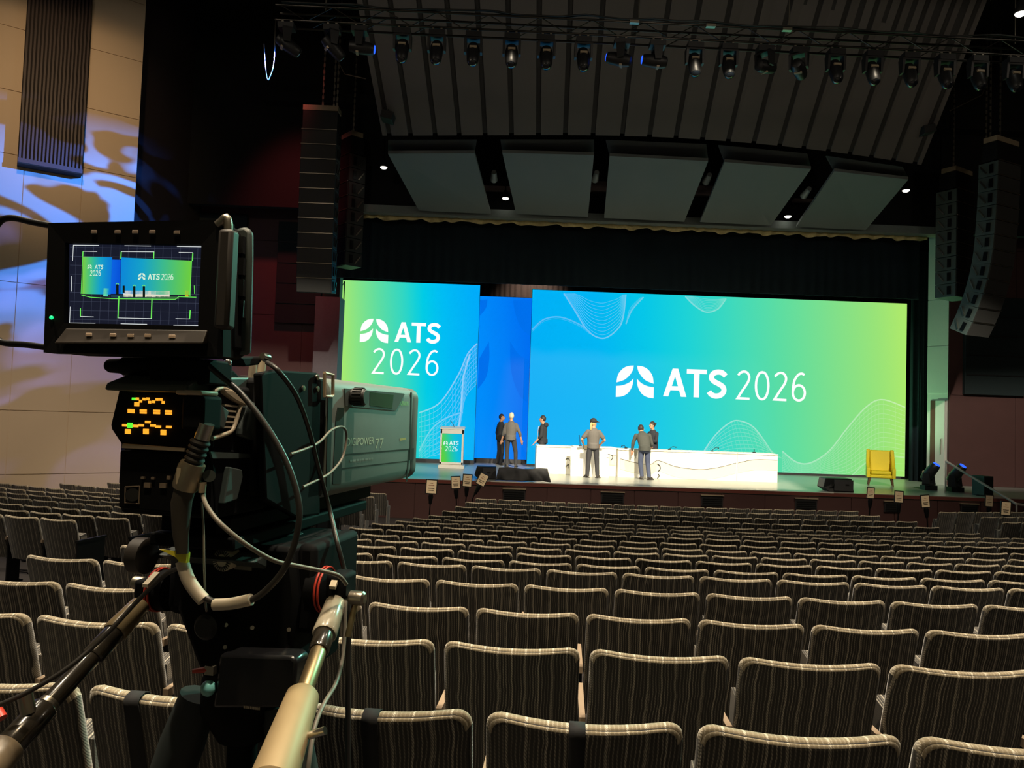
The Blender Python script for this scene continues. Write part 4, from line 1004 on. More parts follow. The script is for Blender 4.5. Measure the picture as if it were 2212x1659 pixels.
# ------------------------------------------------------------------ line arrays
GRILL = mat('array_grille', S(62, 62, 60), .75, var=.08, scale=50); CABM = mat('array_cabinet', S(44, 46, 46), .55, var=.1); CABT = mat('array_side_lit', S(84, 100, 96), .5, var=.1)  # right array sides paled and greened for the screen light on them
def chain(p, up, par, r=.016):
    mb = MB(); n = int(up/.09)
    for k in range(n):
        a = p+Vector((0, 0, k*.09)); X = Vector((1, 0, 0)) if k % 2 else Vector((0, 1, 0))
        mb.obox(a+Vector((0, 0, .045)), X, X.cross(ZAX), ZAX, r*1.6, r*.5, .052)
    return mb.build('chain', ALU, par)
def line_array(name, topc, facing, n, w, h, dep, tilts, label, side_m, chains, group, fm=GRILL):
    """topc: centre of the top front edge; facing: horizontal unit vector the grilles face"""
    root = thing(name, topc, label, 'line array', group); fx = facing.normalized(); sx = Vector((-fx.y, fx.x, 0)); ang = 0; p = topc.copy()
    MB().obox(p+Vector((0, 0, .62))-fx*dep*.4, sx, fx, ZAX, w/2, dep*.35, .07).build('rigging_frame', TAN, root)
    MB().obox(p+Vector((0, 0, .28))-fx*dep*.45, sx, fx, ZAX, w/2*.98, dep*.4, .25).build('top_block', BLK, root)
    for k in range(n):
        ang += tilts(k); f = (fx*cos(ang)-ZAX*sin(ang)); d = (-ZAX*cos(ang)-fx*sin(ang))
        c = p+d*h/2; q = c-f*dep/2
        cab = MB().obox(q, sx, f, -d, w/2, dep/2, h/2-.008).build('cabinet', side_m, root, 0, .01)
        MB().obox(c+f*.012, sx, f, -d, w/2-.02, .012, h/2-.022).build('grille', fm, cab)
        for s_ in (-1, 1):
            MB().obox(q+sx*s_*(w/2+.012)+f*dep*.18, f, sx, -d, .05, .014, h*.30).build('rigging_plate', BLKM, cab)
            MB().obox(q+sx*s_*(w/2+.014)-f*dep*.22, (f*.8-d*.6), sx, (-d*.8-f*.6), .018, .014, h*.36).build('rigging_link', ALU, cab)
        MB().obox(p+f*.03, sx, f, -d, w/2, .008, .012).build('seam_strip', ALU, cab)
        p = p+d*h
    for dx, dy, ln in chains: chain(topc+sx*dx-fx*dy+Vector((0, 0, .69)), ln, root)
    return root
cL = U(690, 280, 20.0); wL_ = 77/FPX*20
line_array('line_array', cL, Vector((.0, -1, 0)), 11, wL_, .405, .55, lambda k: radians(.3 if k < 7 else 1.4), 'tall hanging line array with tan grilles left of the stage', CABM, ((0, .25, 5), (.28, .35, 5), (.38, .3, 5)), 'hanging line arrays')
cL2 = U(745, 335, 22.0)
line_array('line_array', cL2, Vector((-.75, -.66, 0)).normalized(), 8, .62, .42, .55, lambda k: 0, 'slimmer dark line array behind the left tall one', CABM, ((0, .25, 4),), 'hanging line arrays', BLK)
cR = U(2180, 352, 19.6)
line_array('line_array', cR, Vector((.42, -.9, 0)).normalized(), 12, 1.0, .40, .52, lambda k: radians(.8 if k < 6 else 3.6), 'curved hanging line array with teal side at the right edge', CABT, ((.0, .25, 5), (-.35, .3, 5), (-.2, .5, 5)), 'hanging line arrays')
cR2 = U(2085, 412, 22.0)
line_array('line_array', cR2, Vector((.50, -.86, 0)).normalized(), 8, .95, .41, .62, lambda k: 0, 'straight dark line array behind the curved right one', CABT, ((-.2, .25, 4),), 'hanging line arrays', BLK)
for (pts, lab) in (([(700, 70), (745, 160), (790, 170)], 'dark bent pipe beside the left line array'), ([(2050, 240), (2120, 205), (2128, 190)], 'pale bent pipe beside the right line array')):
    o = MB().tube([U(*p, 20.8) for p in pts], .02, 6, 0).build('rigging_pipe', ALU, None, 50); tag(o, lab, 'pipe', 'rigging pipes')

# ------------------------------------------------------------------ people on the stage
SKIN = mat('skin', S(206, 152, 122), .55, var=.05)
def person(loc, rz, J, label, shirt, trous, shoe, hair=None, hairstyle='short', sleeves='long', extra=None):
    """J: joints in metres, body facing +Y, feet near the origin"""
    e = localthing('person', loc, label, 'person', None, rz); j = {k: Vector(v) for k, v in J.items()}
    def cap(mb, a, b, ra, rb, n=12, fx=1.0):
        ax = (b-a); L_ = ax.length; ax = ax.normalized() if L_ > 1e-6 else ZAX
        rings = [(a-ax*ra*.9, ra*.35), (a-ax*ra*.5, ra*.85)]+[(a+(b-a)*t, ra+(rb-ra)*t) for t in (0, .33, .66, 1)]+[(b+ax*rb*.5, rb*.85), (b+ax*rb*.9, rb*.35)]
        mb.loft(rings, n)
    def torso(mb, g):
        hp, ch, nk = j['pelvis'], j['chest'], j['neck']; sl, sr = j['shl'], j['shr']; across = (sr-sl).normalized()
        secs = [(hp-Vector((0, 0, .06)), .165, .12), (hp+(ch-hp)*.25, .155, .115), (hp+(ch-hp)*.6, .165, .12), (ch, .175, .125), (ch+(nk-ch)*.5, .165, .108), (ch+(nk-ch)*.82, .095, .075), (nk+(nk-ch)*.1, .06, .06)]
        V = []; F = []; n = 16
        for c, rx, ry in secs:
            t = (nk-hp).normalized(); fw = t.cross(across).normalized()
            for i in range(n): a = 2*pi*i/n; V.append(c+across*(rx+g)*cos(a)+fw*(ry+g)*sin(a))
        for k in range(len(secs)-1):
            for i in range(n): q = (i+1) % n; F.append((k*n+i, k*n+q, (k+1)*n+q, (k+1)*n+i))
        F += [tuple(range(n-1, -1, -1)), tuple(range((len(secs)-1)*n, len(secs)*n))]; mb.add(V, F)
    def rem(mb, nm, m, vox, sm=4):
        o = mb.build(nm, m, e, 0)
        r = o.modifiers.new('remesh', 'REMESH'); r.mode = 'VOXEL'; r.voxel_size = vox; r.use_smooth_shade = True
        s_ = o.modifiers.new('smooth', 'SMOOTH'); s_.factor = .5; s_.iterations = sm; return o
    mb = MB(); torso(mb, -.01); hd, nk = j['head'], j['neck']; look = j['look'].normalized(); side = look.cross(ZAX).normalized()
    cap(mb, nk-Vector((0, 0, .03)), nk+(hd-nk)*.6, .058, .055)
    up = (hd-nk).normalized()
    # head with brow, nose, chin and ears
    mb.ball(hd, .1, 16, 12, .80, .95, 1.18); mb.ball(hd+look*.035-up*.055, .072, 12, 8, .9, 1, 1)
    mb.loft([(hd+look*.095+up*.02, .008), (hd+look*.118-up*.02, .018), (hd+look*.09-up*.03, .014)], 8)
    for s_ in (-1, 1):
        mb.ball(hd+side*s_*.083-up*.01, .028, 8, 6, .5, .8, 1.1)
        A = [j['shl'], j['ell'], j['wrl']] if s_ < 0 else [j['shr'], j['elr'], j['wrr']]
        cap(mb, A[0], A[1], .055, .043); cap(mb, A[1], A[2], .043, .03)
        d = (A[2]-A[1]).normalized(); hx = d.cross(look if abs(d.dot(look)) < .9 else ZAX).normalized()
        palm = A[2]+d*.055; mb.obox(palm, hx, d.cross(hx), d, .036, .016, .055)
        for q, (o_, ln) in enumerate(((-.028, .07), (-.010, .082), (.009, .078), (.027, .06))):
            b0 = A[2]+d*.10+hx*o_; b1 = b0+(d+look*.25)*ln*.55; b2 = b1+(d+look*.6).normalized()*ln*.5; cap(mb, b0, b1, .0105, .0105, 8); cap(mb, b1, b2, .0105, .0095, 8)
        tb = A[2]+d*.03+hx*.035; cap(mb, tb, tb+(d*.7+hx*.6).normalized()*.06, .012, .011, 8)
        G = [j['hil'], j['knl'], j['anl']] if s_ < 0 else [j['hir'], j['knr'], j['anr']]
        cap(mb, G[0], G[1], .078, .052); cap(mb, G[1], G[2], .052, .038)
    rem(mb, 'body', SKIN, .013, 3)
    mb = MB(); torso(mb, .022)
    for s_, A in ((-1, ('shl', 'ell', 'wrl')), (1, ('shr', 'elr', 'wrr'))):
        A = [j[k] for k in A]
        if sleeves == 'long': cap(mb, A[0], A[1], .064, .056); cap(mb, A[1], A[1]+(A[2]-A[1])*.92, .058, .044)
        elif sleeves == 'rolled': cap(mb, A[0], A[1], .064, .058); cap(mb, A[1], A[1]+(A[2]-A[1])*.35, .06, .055)
        else: cap(mb, A[0], A[0]+(A[1]-A[0])*.72, .066, .07)
    hm = j['pelvis']; mb.loft([(hm-Vector((0, 0, .10)), .175), (hm+Vector((0, 0, .05)), .17)], 16)
    rem(mb, 'shirt', shirt, .016)
    mb = MB()
    for s_, G in ((-1, ('hil', 'knl', 'anl')), (1, ('hir', 'knr', 'anr'))):
        G = [j[k] for k in G]; cap(mb, G[0], G[1], .098, .074); cap(mb, G[1], G[2]+Vector((0, 0, .01)), .074, .062)
    mb.loft([(hm-Vector((0, 0, .14)), .13), (hm-Vector((0, 0, .06)), .16), (hm+Vector((0, 0, .02)), .155)], 16)
    rem(mb, 'trousers', trous, .016)
    for G, T in (('anl', 'tol'), ('anr', 'tor')):
        a, t = j[G], j[T]; mb = MB(); d = (t-a); d.z = 0; d = d.normalized(); w_ = d.cross(ZAX)
        mb.loft([(Vector((a.x, a.y, .07))-d*.06, .036), (Vector((a.x, a.y, .055))+d*.02, .046), (Vector((a.x, a.y, .045))+d*.12, .044), (Vector((a.x, a.y, .035))+d*.19, .026)], 12)
        mb.obox(Vector((a.x, a.y, .014))+d*.065, d, w_, ZAX, .135, .045, .014); mb.build('shoe', shoe, e, 50)
    if hair:
        mb = MB(); bk = hd-look*.018+up*.022
        mb.ball(bk-up*(.03 if extra == 'cap' else 0), .106 if extra != 'cap' else .092, 16, 10, .86, .98, 1.10)
        if hairstyle == 'pony':
            mb.loft([(bk-look*.08-up*.02, .024), (bk-look*.105-up*.09, .027), (bk-look*.105-up*.20, .02), (bk-look*.105-up*.26, .008)], 10)
        if hairstyle == 'bun': mb.ball(bk-look*.11+up*.02, .042, 10, 8)
        o = mb.build('hair', hair, e, 60)
        if extra == 'cap':
            mb = MB(); mb.ball(hd+up*.045-look*.01, .118, 16, 8, .92, 1.02, .86); mb.build('cap', extra_m, e, 60)
            MB().hexa([hd+look*.08+side*.075+up*.045, hd+look*.20+side*.06+up*.025, hd+look*.20-side*.06+up*.025, hd+look*.08-side*.075+up*.045]+
                      [hd+look*.08+side*.075+up*.058, hd+look*.20+side*.06+up*.036, hd+look*.20-side*.06+up*.036, hd+look*.08-side*.075+up*.058]).build('cap_brim', extra_m, e, 40)
        else:
            # cut the hair clear of the face by pushing it behind the brow
            for v in o.data.vertices:
                q = v.co-hd; f = q.dot(look)
                if f > .03 and q.dot(up) < .06: v.co -= look*(f-.03)*1.05
    for s_ in (-1, 1): MB().ball(hd+look*.083+side*s_*.03+up*.012, .010, 8, 6).build('eye', mat('eye_dark', S(30, 24, 22), .3), e, 60)
    return e
extra_m = mat('black_cap_cloth', S(44, 42, 42), .85)
def base_pose(h=1.78):
    s = h/1.78
    P = dict(pelvis=(0, 0, .98), chest=(0, 0, 1.30), neck=(0, -.01, 1.50), head=(0, .02, 1.665), look=(0, 1, 0), shl=(-.165, 0, 1.40), shr=(.165, 0, 1.40), ell=(-.235, -.03, 1.13), elr=(.235, -.03, 1.13),
             wrl=(-.27, .05, .88), wrr=(.27, .05, .88), hil=(-.09, 0, .93), hir=(.09, 0, .93), knl=(-.11, .02, .50), knr=(.11, .02, .50), anl=(-.12, -.03, .09), anr=(.12, -.03, .09), tol=(-.14, .15, 0), tor=(.14, .15, 0))
    return {k: tuple(c*s for c in v) if k != 'look' else v for k, v in P.items()}
GREYS = mat('charcoal_shirt', S(104, 100, 96), .9, var=.1, scale=30); GREYD = mat('dark_grey_top', S(74, 76, 72), .9, var=.1); BLKS = mat('black_hoodie', S(44, 46, 52), .9, var=.15)
TRD = mat('dark_trousers', S(56, 56, 60), .9, var=.12); TRN = mat('navy_trousers', S(70, 78, 102), .9, var=.12); SHO = mat('dark_shoes', S(58, 54, 52), .6)
HWH = mat('white_hair', S(232, 216, 186), .7); HDK = mat('dark_hair', S(48, 38, 34), .6); HBL = mat('blond_hair', S(206, 172, 110), .6)
def put(px, py): p = UZ(px, py, STZ); return (p.x, p.y, STZ)
# white-haired man from behind, left leg forward, arms hanging
J = base_pose(1.86); J.update(anr=(.20, -.05, .09), tor=(.24, .12, 0), knr=(.19, .06, .52), anl=(-.10, 0, .09), wrr=(.37, .06, .93), elr=(.30, -.03, 1.18), wrl=(-.30, .06, .92))
person(put(1101, 1009), radians(2), J, 'person with white hair in dark clothes seen from behind', GREYS, TRD, SHO, HWH, 'short', 'rolled')
# someone half hidden behind him
J = base_pose(1.80); J.update(look=(.5, .6, 0))
p = put(1087, 1006); person((p[0]-.12, p[1]+.45, STZ), radians(-60), J, 'person in dark clothes half hidden behind the white-haired man', BLKS, TRD, SHO, HDK, 'short', 'long')
# man in the hoodie, in profile to the left, behind the desk
J = base_pose(1.80); J.update(ell=(-.22, .02, 1.14), wrl=(-.20, .20, .93), elr=(.24, .0, 1.14), wrr=(.22, .10, .90))
pm = U(1170, 1010, 24.6); ph = person((pm.x, 24.6, STZ), radians(78), J, 'person in a black hoodie with a badge facing left', BLKS, TRD, SHO, HDK, 'short', 'rolled')
MB().tube([(-.10, .13, 1.45), (-.03, .165, 1.25), (0, .165, 1.12), (.03, .165, 1.25), (.10, .13, 1.45)], .006, 6).build('lanyard', mat('white_ribbon', S(225, 222, 215), .7), ph)
MB().box(-.04, .04, .160, .168, 1.02, 1.13).build('badge', mat('white_ribbon', S(225, 222, 215), .7), ph)
MB().ball((0, -.10, 1.50), .12, 12, 8, 1.25, .7, .75).build('hood', BLKS, ph, 60)
# ponytailed man with a cap from behind
J = base_pose(1.76); J.update(ell=(-.34, .02, 1.14), elr=(.34, .02, 1.14), wrl=(-.27, .25, 1.0), wrr=(.24, .25, .98), look=(.75, .65, -.05), anl=(-.15, -.03, .09), anr=(.15, -.03, .09), knl=(-.13, .02, .5), knr=(.13, .02, .5), tol=(-.2, .12, 0), tor=(.22, .12, 0))
pc = person(put(1279, 1032), 0, J, 'person with a blond ponytail and black cap seen from behind', GREYS, TRD, SHO, HBL, 'pony', 'short', 'cap')
MB().box(-.29, -.17, -.03, .07, .83, .97).build('belt_pouch', mat('olive_pouch', S(104, 96, 76), .8), pc, 40, .02)
# bending man in navy trousers
J = base_pose(1.78); J.update(pelvis=(0, -.06, .96), chest=(-.03, .10, 1.23), neck=(-.06, .24, 1.40), head=(-.08, .33, 1.50), look=(-.05, .85, -.55), shl=(-.24, .18, 1.31), shr=(.16, .18, 1.33), ell=(-.32, .22, 1.08), elr=(.24, .20, 1.07),
         wrl=(-.33, .28, .86), wrr=(.24, .32, .99), anr=(.15, -.05, .09), tor=(.26, .08, 0), anl=(-.06, .0, .09), tol=(-.08, .18, 0))
pb_ = put(1388, 1035); person((pb_[0], min(pb_[1], 22.16), STZ), radians(-3), J, 'person in a dark top and navy trousers bending over the desk', GREYD, TRN, SHO, HDK, 'short', 'long')
# woman behind the desk, body to the left, arms folded
J = base_pose(1.72); J.update(look=(.25, 1, -.1), ell=(-.24, .10, 1.10), elr=(.24, .10, 1.10), wrl=(.02, .24, 1.06), wrr=(-.02, .26, 1.09), neck=(0, .02, 1.45), head=(0, .06, 1.61))
pw = U(1409, 1010, 24.4); person((pw.x, 24.4, STZ), radians(125), J, 'person with tied back dark hair and dark jacket behind the desk', BLKS, TRD, SHO, HDK, 'bun', 'long')
# ------------------------------------------------------------------ television camera in the foreground
RY = radians(12); RA = Vector((sin(RY), cos(RY), 0)); RR = Vector((cos(RY), -sin(RY), 0))
RO = Vector((-.48904, 1.60599, CZ))
def to_rig(p): q = p-RO; return Vector((q.dot(RR), q.dot(RA), q.z))
def PA(px, py, a): return to_rig(UP(px, py, RO+RA*a, RA))        # pixel on a plane across the lens axis
def PR(px, py, r): return to_rig(UP(px, py, RO+RR*r, RR))        # pixel on a plane beside the lens axis
def PY_(px, py, Y): return to_rig(U(px, py, Y))
def rig(name, base, label, cat, group=None):
    b = Vector(base); o = thing(name, RO+RR*b.x+RA*b.y+Vector((0, 0, b.z)), label, cat, group, -RY); LOCAL[o.name] = b; return o
X_, Y_, Z_ = Vector((1, 0, 0)), Vector((0, 1, 0)), Vector((0, 0, 1))
def bx(par, name, x0, x1, y0, y1, z0, z1, m, bev=.003): return MB().box(x0, x1, y0, y1, z0, z1).build(name, m, par, 40 if bev else 0, bev)
CAMB = mat('camera_charcoal', S(15, 16, 18), .7, var=.1, scale=90, spec=.1)
CAMG = mat('camera_grey_plate', S(66, 74, 72), .5, var=.06, scale=60)
SIL = mat('camera_tan_trim', S(176, 160, 136), .45, var=.06)
PRINT = mat('pale_print', S(196, 204, 178), .6)
ORANGE = mat('orange_button_lamp', S(255, 165, 45), .4, emit=1.25); GREENL = mat('green_button_lamp', S(90, 255, 60), .4, emit=1.1)
# ---- box lens
ln = rig('box_lens', (0, .31, -.2), 'large grey box lens lettered DIGIPOWER 77 pointing at the stage', 'lens')
zt_, zb_ = .064, -.198
def lens_ring(a, g=0, rc=.03):
    P = []; hw = .125-g; t, b = zt_-g, zb_+g
    for cx, cz, a0 in ((hw-rc, t-rc, 0), (-hw+rc, t-rc, 90), (-hw+rc, b+rc, 180), (hw-rc, b+rc, 270)):
        for k in range(5): q = radians(a0+22.5*k); P.append(Vector((cx+rc*cos(q), a, cz+rc*sin(q))))
    return P
def skin(rings, caps=True):
    n = len(rings[0]); V = [p for r in rings for p in r]; F = []
    for k in range(len(rings)-1):
        for i in range(n): j = (i+1) % n; F.append((k*n+i, (k+1)*n+i, (k+1)*n+j, k*n+j))
    if caps: F += [tuple(range(n)), tuple(range(len(rings)*n-1, (len(rings)-1)*n-1, -1))]
    return MB().add(V, F)
hs = skin([lens_ring(.020, .012), lens_ring(.026, .002), lens_ring(.034), lens_ring(.575), lens_ring(.58, .003)]).build('housing', GREYL, ln, 40)
skin([lens_ring(.58, .002), lens_ring(.585), lens_ring(.625), lens_ring(.63, .004)]).build('front_hood', mat('hood_grey', S(92, 98, 95), .55), ln, 40)
MB().loft([(Vector((0, .60, -.067)), .105), (Vector((0, .632, -.067)), .105), (Vector((0, .633, -.067)), .098), (Vector((0, .61, -.067)), .09)], 28, True).build('front_glass', LENSD, ln, 60)
rp_ = .1252
def plate(pts, name, m, par, r=rp_, t=.004):
    P = [PR(px, py, r) for px, py in pts]; return MB().prism(P, (t, 0, 0)).build(name, m, par)
# recessed window with the knob, seam grooves, side slots
plate([(742, 839), (870, 850), (872, 852), (853, 887), (744, 877)], 'window_frame', mat('window_frame_grey', S(84, 92, 90), .5), ln, .1245, .003)
wf = plate([(797, 847), (848, 853), (845, 882), (797, 876)], 'window_recess', mat('window_black', S(12, 14, 20), .25), ln, .1255, .003)
plate([(772, 852), (787, 853), (786, 869), (772, 868)], 'filter_label', mat('label_yellow_green', S(200, 210, 150), .6), ln, .128, .002)
k0 = PR(760, 857, .127); MB().loft([(k0, .019), (k0+X_*.008, .02), (k0+X_*.030, .0195), (k0+X_*.034, .016)], 18).build('knob', BLK, ln, 40)
mb = MB()
for q in range(18): a = 2*pi*q/18; mb.obox(k0+X_*.018+Vector((0, cos(a)*.02, sin(a)*.02)), X_, Vector((0, -sin(a), cos(a))), Vector((0, cos(a), sin(a))), .011, .0018, .0018)
mb.build('knob_ribs', BLK, ln)
MB().loft([(k0+X_*.034, .017), (k0+X_*.0355, .016)], 18).build('knob_cap', CAMG, ln, 40)
SLOT = mat('lens_slot_black', S(10, 14, 16), .5)
plate([(728, 880), (741, 881), (741, 900), (735, 1045), (717, 1046), (724, 900)], 'cooling_slot', SLOT, ln, .1243, .002)
plate([(707, 857), (717, 858), (711, 1060), (703, 1062)], 'cooling_slot', SLOT, ln, .1243, .002)
for A in (((739, 981), (884, 969), (884, 972), (739, 984)), ((735, 1011), (880, 995), (880, 997), (735, 1014)), ((886, 848), (889, 848), (887, 970), (884, 970)), ((881, 972), (884, 972), (879, 1040), (876, 1041))):
    plate(A, 'panel_groove', SLOT, ln, .1242, .0015)
plate([(884, 969), (893, 968), (892, 992), (883, 994)], 'latch', SLOT, ln, .1245, .002)
def sidetext(par, name, body, p0, p1, hgt, m, r=.1265, sx=None, off=0):
    A, B = PR(*p0, r), PR(*p1, r); ux = (B-A).normalized(); uz = Vector((0, -ux.z, ux.y))
    V, F = textmesh(body, 1, off); wx = max(v[0] for v in V)-min(v[0] for v in V); hx = max(v[1] for v in V); x0 = min(v[0] for v in V)
    sx = (B-A).length/wx; sz = hgt/hx
    MB().add([A+ux*(v[0]-x0)*sx+uz*v[1]*sz for v in V], F).build(name, m, par)
sidetext(ln, 'lettering', 'DIGIPOWER', (749, 963), (808, 959), .0175, PRINT)
sidetext(ln, 'lettering', '77', (811, 969), (828, 967), .0245, PRINT, off=-.01)
sidetext(ln, 'maker_lettering', 'FUJINON', (863, 875), (882, 877), .0125, mat('green_print', S(150, 225, 140), .6))
def side_marks(par, name, p0, p1, hgt, m, seed, r=.1265):
    A, B = PR(*p0, r), PR(*p1, r); ux = (B-A).normalized(); uz = Vector((0, -ux.z, ux.y)); mb = MB()
    print_marks(mb, lambda x, z: A+ux*x+uz*z, 0, (B-A).length, 0, hgt, seed); mb.build(name, m, par)['kind'] = 'stuff'
side_marks(ln, 'small_marking', (864, 952), (877, 950), .007, mat('amber_print', S(196, 190, 110), .6), 3)
side_marks(ln, 'faint_marking', (756, 998), (808, 992), .005, mat('faint_print', S(124, 136, 129), .6), 5)
# dark lens cradle between lens and camera body
cr = rig('lens_cradle', (0, -.1, -.24), 'black metal cradle plate joining the box lens to the camera', 'mount')
MB().prism([PR(563, 806, .118), PR(600, 799, .118), PR(686, 805, .118), PR(692, 812, .118), PR(692, 1112, .118), PR(640, 1118, .118), PR(575, 1080, .118)], (-.016, 0, 0)).build('plate', CAMB, cr, 0, .004)
MB().prism([PR(563, 806, .118)-X_*.23, PR(690, 805, .118)-X_*.23, PR(690, 1112, .118)-X_*.23, PR(575, 1080, .118)-X_*.23], (.016, 0, 0)).build('plate', CAMB, cr, 0, .004)
bx(cr, 'front_flange', -.112, .118, -.05, .018, -.19, .06, CAMB, .004)
br = [PR(*p, .1325) for p in ((701, 806), (719, 810), (719, 853), (715, 857), (701, 856))]
MB().tube(br+[br[0]], .004, 6, 0).build('corner_bracket', SIL, cr)
for px, py in ((684, 815), (685, 840), (654, 839)):
    c = PR(px, py, .119); MB().loft([(c, .006), (c+X_*.003, .006), (c+X_*.0035, .003)], 10).build('screw', ALU, cr, 40)
# rails from the cradle down to the head plate
bx(cr, 'support_rail', .04, .07, -.25, .42, -.235, -.205, CAMB); bx(cr, 'support_rail', -.07, -.04, -.25, .42, -.235, -.205, CAMB)

# ---- camera body
cb_ = rig('broadcast_camera', (-.02, -.25, -.2), 'black broadcast camera body with glowing orange buttons on its back', 'camera')
bx(cb_, 'body', -.09, .078, -.335, -.13, -.195, .032, CAMB, .008)
bx(cb_, 'front_body', -.09, .095, -.22, -.06, -.17, .05, CAMB, .01)
ap = -.345
def back(pts, name, m, par, a=ap, t=.02, bev=.003): return MB().prism([PA(px, py, a) for px, py in pts], (0, t, 0)).build(name, m, par, 0, bev)
rpn = back([(262, 828), (276, 820), (398, 816), (420, 826), (425, 962), (404, 976), (262, 962), (240, 928), (238, 918), (257, 838)], 'rear_control_panel', CAMB, cb_, -.375, .05, .004)
back([(264, 958), (400, 968), (398, 976), (262, 968)], 'panel_lip', SIL, cb_, -.378, .03, .001)
back([(258, 972), (404, 978), (394, 1112), (255, 1098)], 'rear_lower_panel', CAMB, cb_, -.365, .06, .004)
def lamp(z2, m, w, h):
    px, py = 220+z2[0]*.25316, 740+z2[1]*.25316; c = PA(px, py, -.377); MB().obox(c, X_, Y_, Z_, w, .002, h).build('button', m, rpn)
for p in ((303, 480), (330, 500), (360, 482), (393, 480), (408, 508), (441, 505), (471, 485), (504, 485), (523, 510)): lamp(p, ORANGE, .0016, .0022)
lamp((298, 527), ORANGE, .0034, .0034); lamp((272, 480), GREENL, .0022, .0020); lamp((240, 706), GREENL, .0036, .0042)
for p in ((250, 575), (353, 578), (467, 582), (569, 586), (250, 594), (353, 598), (467, 602), (569, 606)): lamp(p, ORANGE, .0052, .0017)
for p in ((197, 706), (288, 712), (335, 706), (392, 678), (436, 708), (481, 718), (571, 720)): lamp(p, ORANGE, .0040, .0020)
for p in ((222, 750), (376, 748), (525, 755), (222, 768), (376, 770), (525, 778)): lamp(p, ORANGE, .0040, .0022)
dim = mat('dim_button', S(126, 112, 98), .5)
for px, py, w, h in ((319, 1048, .006, .004), (353, 1049, .006, .004), (309, 1032, .003, .002), (331, 1033, .003, .002), (365, 1032, .003, .003)):
    MB().obox(PA(px, py, -.367), X_, Y_, Z_, w, .002, h).build('button', dim, cb_)
q4 = [PA(px, py, -.367) for px, py in ((271, 1052), (302, 1050), (300, 1088), (270, 1086))]
MB().tube(q4+[q4[0]], .0014, 6, 0).build('connector_bezel', dim, cb_)
MB().cyl(PA(286, 1069, -.366), PA(286, 1069, -.372), .011, n=16).build('connector', BLK, cb_, 40)
# right side: slotted vent, plates, connector block
def side(pts, name, m, r=.079, t=.004, bev=0): return MB().prism([PR(px, py, r) for px, py in pts], (t, 0, 0)).build(name, m, cb_, 0, bev)
MB().tube([PR(px, py, .086) for px, py in ((466, 866), (463, 848), (472, 840), (490, 842), (521, 866), (516, 885), (503, 927), (480, 940), (458, 947))], .0042, 8, 3).build('vent_frame', SIL, cb_, 50)
side([(466, 866), (472, 846), (490, 846), (518, 868), (503, 925), (462, 942)], 'vent_recess', SLOT, .0785, .002)
for a, b in (((481, 875), (509, 878)), ((486, 887), (506, 889)), ((485, 899), (504, 901)), ((481, 911), (500, 912)), ((477, 922), (497, 923))):
    P, Q = PR(*a, .084), PR(*b, .084); MB().obox((P+Q)/2, Q-P, X_, Z_, (Q-P).length/2, .004, .0016).build('vent_slat', SIL, cb_)
side([(467, 870), (488, 889), (477, 926), (460, 913)], 'vent_cover', CAMG, .086, .006, .001)
side([(472, 840), (495, 842), (524, 862), (520, 878), (496, 866), (474, 850)], 'vent_hood', SIL, .079, .012, .003)
side([(526, 868), (545, 870), (590, 935), (600, 968), (575, 965), (506, 940), (508, 925)], 'side_cover', CAMG, .079, .010, .003)
bx(cb_, 'connector_block', .06, .10, -.395, -.34, -.045, .012, CAMB, .006)
bx(cb_, 'connector_hood', .052, .098, -.40, -.35, .012, .020, SIL, .003)
side([(556, 855), (604, 862), (616, 885), (590, 885), (565, 878)], 'hinge_plate', SIL, .0955, .004)
side([(555, 880), (618, 885), (620, 985), (600, 990)], 'door_panel', CAMB, .0955, .004, .002)
side([(484, 1008), (510, 1014), (512, 1030), (500, 1078), (470, 1088)], 'lower_cover', CAMG, .0795, .012, .002)
side([(448, 965), (560, 980), (596, 990), (596, 1075), (560, 1100), (460, 1120)], 'underside_body', CAMB, .074, .006, .003)
side([(450, 975), (560, 982), (545, 990), (455, 990)], 'trim_strip', CAMG, .081, .004)
# raised deck and handle
MB().prism([PR(px, py, .07) for px, py in ((405, 832), (400, 848), (440, 852), (520, 845), (555, 830), (540, 815), (440, 815))], (-.15, 0, 0)).build('top_deck', CAMG, cb_, 0, .004)
for px in (541, 560): MB().cyl(PR(px, 835, .03), PR(px+8, 775, .03), .008, n=10).build('handle_post', SIL, cb_, 40)
MB().prism([PR(px, py, .05) for px, py in ((485, 803), (505, 800), (548, 845), (535, 850))], (-.03, 0, 0)).build('viewfinder_arm', CAMB, cb_, 0, .003)
MB().prism([PR(px, py, .06) for px, py in ((549, 822), (565, 824), (562, 846), (546, 842))], (-.02, 0, 0)).build('accessory_shoe', SIL, cb_, 0, .001)
side([(613, 1053), (620, 1053), (620, 1066), (613, 1066)], 'label_sticker', WHT, .1, .001)

# ---- viewfinder monitor
va = -.42
vf = rig('viewfinder_monitor', (-.02, -.37, .07), 'black viewfinder monitor showing the stage with framing lines', 'monitor')
vx0, vx1, vz0, vz1 = -.186, .136, .074, .290
MB().prism([Vector(p) for p in ((vx0+.012, va+.025, vz1), (vx1-.01, va+.025, vz1), (vx1, va+.025, vz1-.012), (vx1+.012, va+.025, vz0+.012), (vx1-.005, va+.025, vz0), (vx0+.025, va+.025, vz0), (vx0+.008, va+.025, vz0+.018), (vx0, va+.025, vz1-.012))], (0, .05, 0)).build('housing', CAMB, vf, 40, .006)
s4 = [PA(px, py, va+.012) for px, py in ((150, 527), (443, 532), (436, 706), (148, 699))]
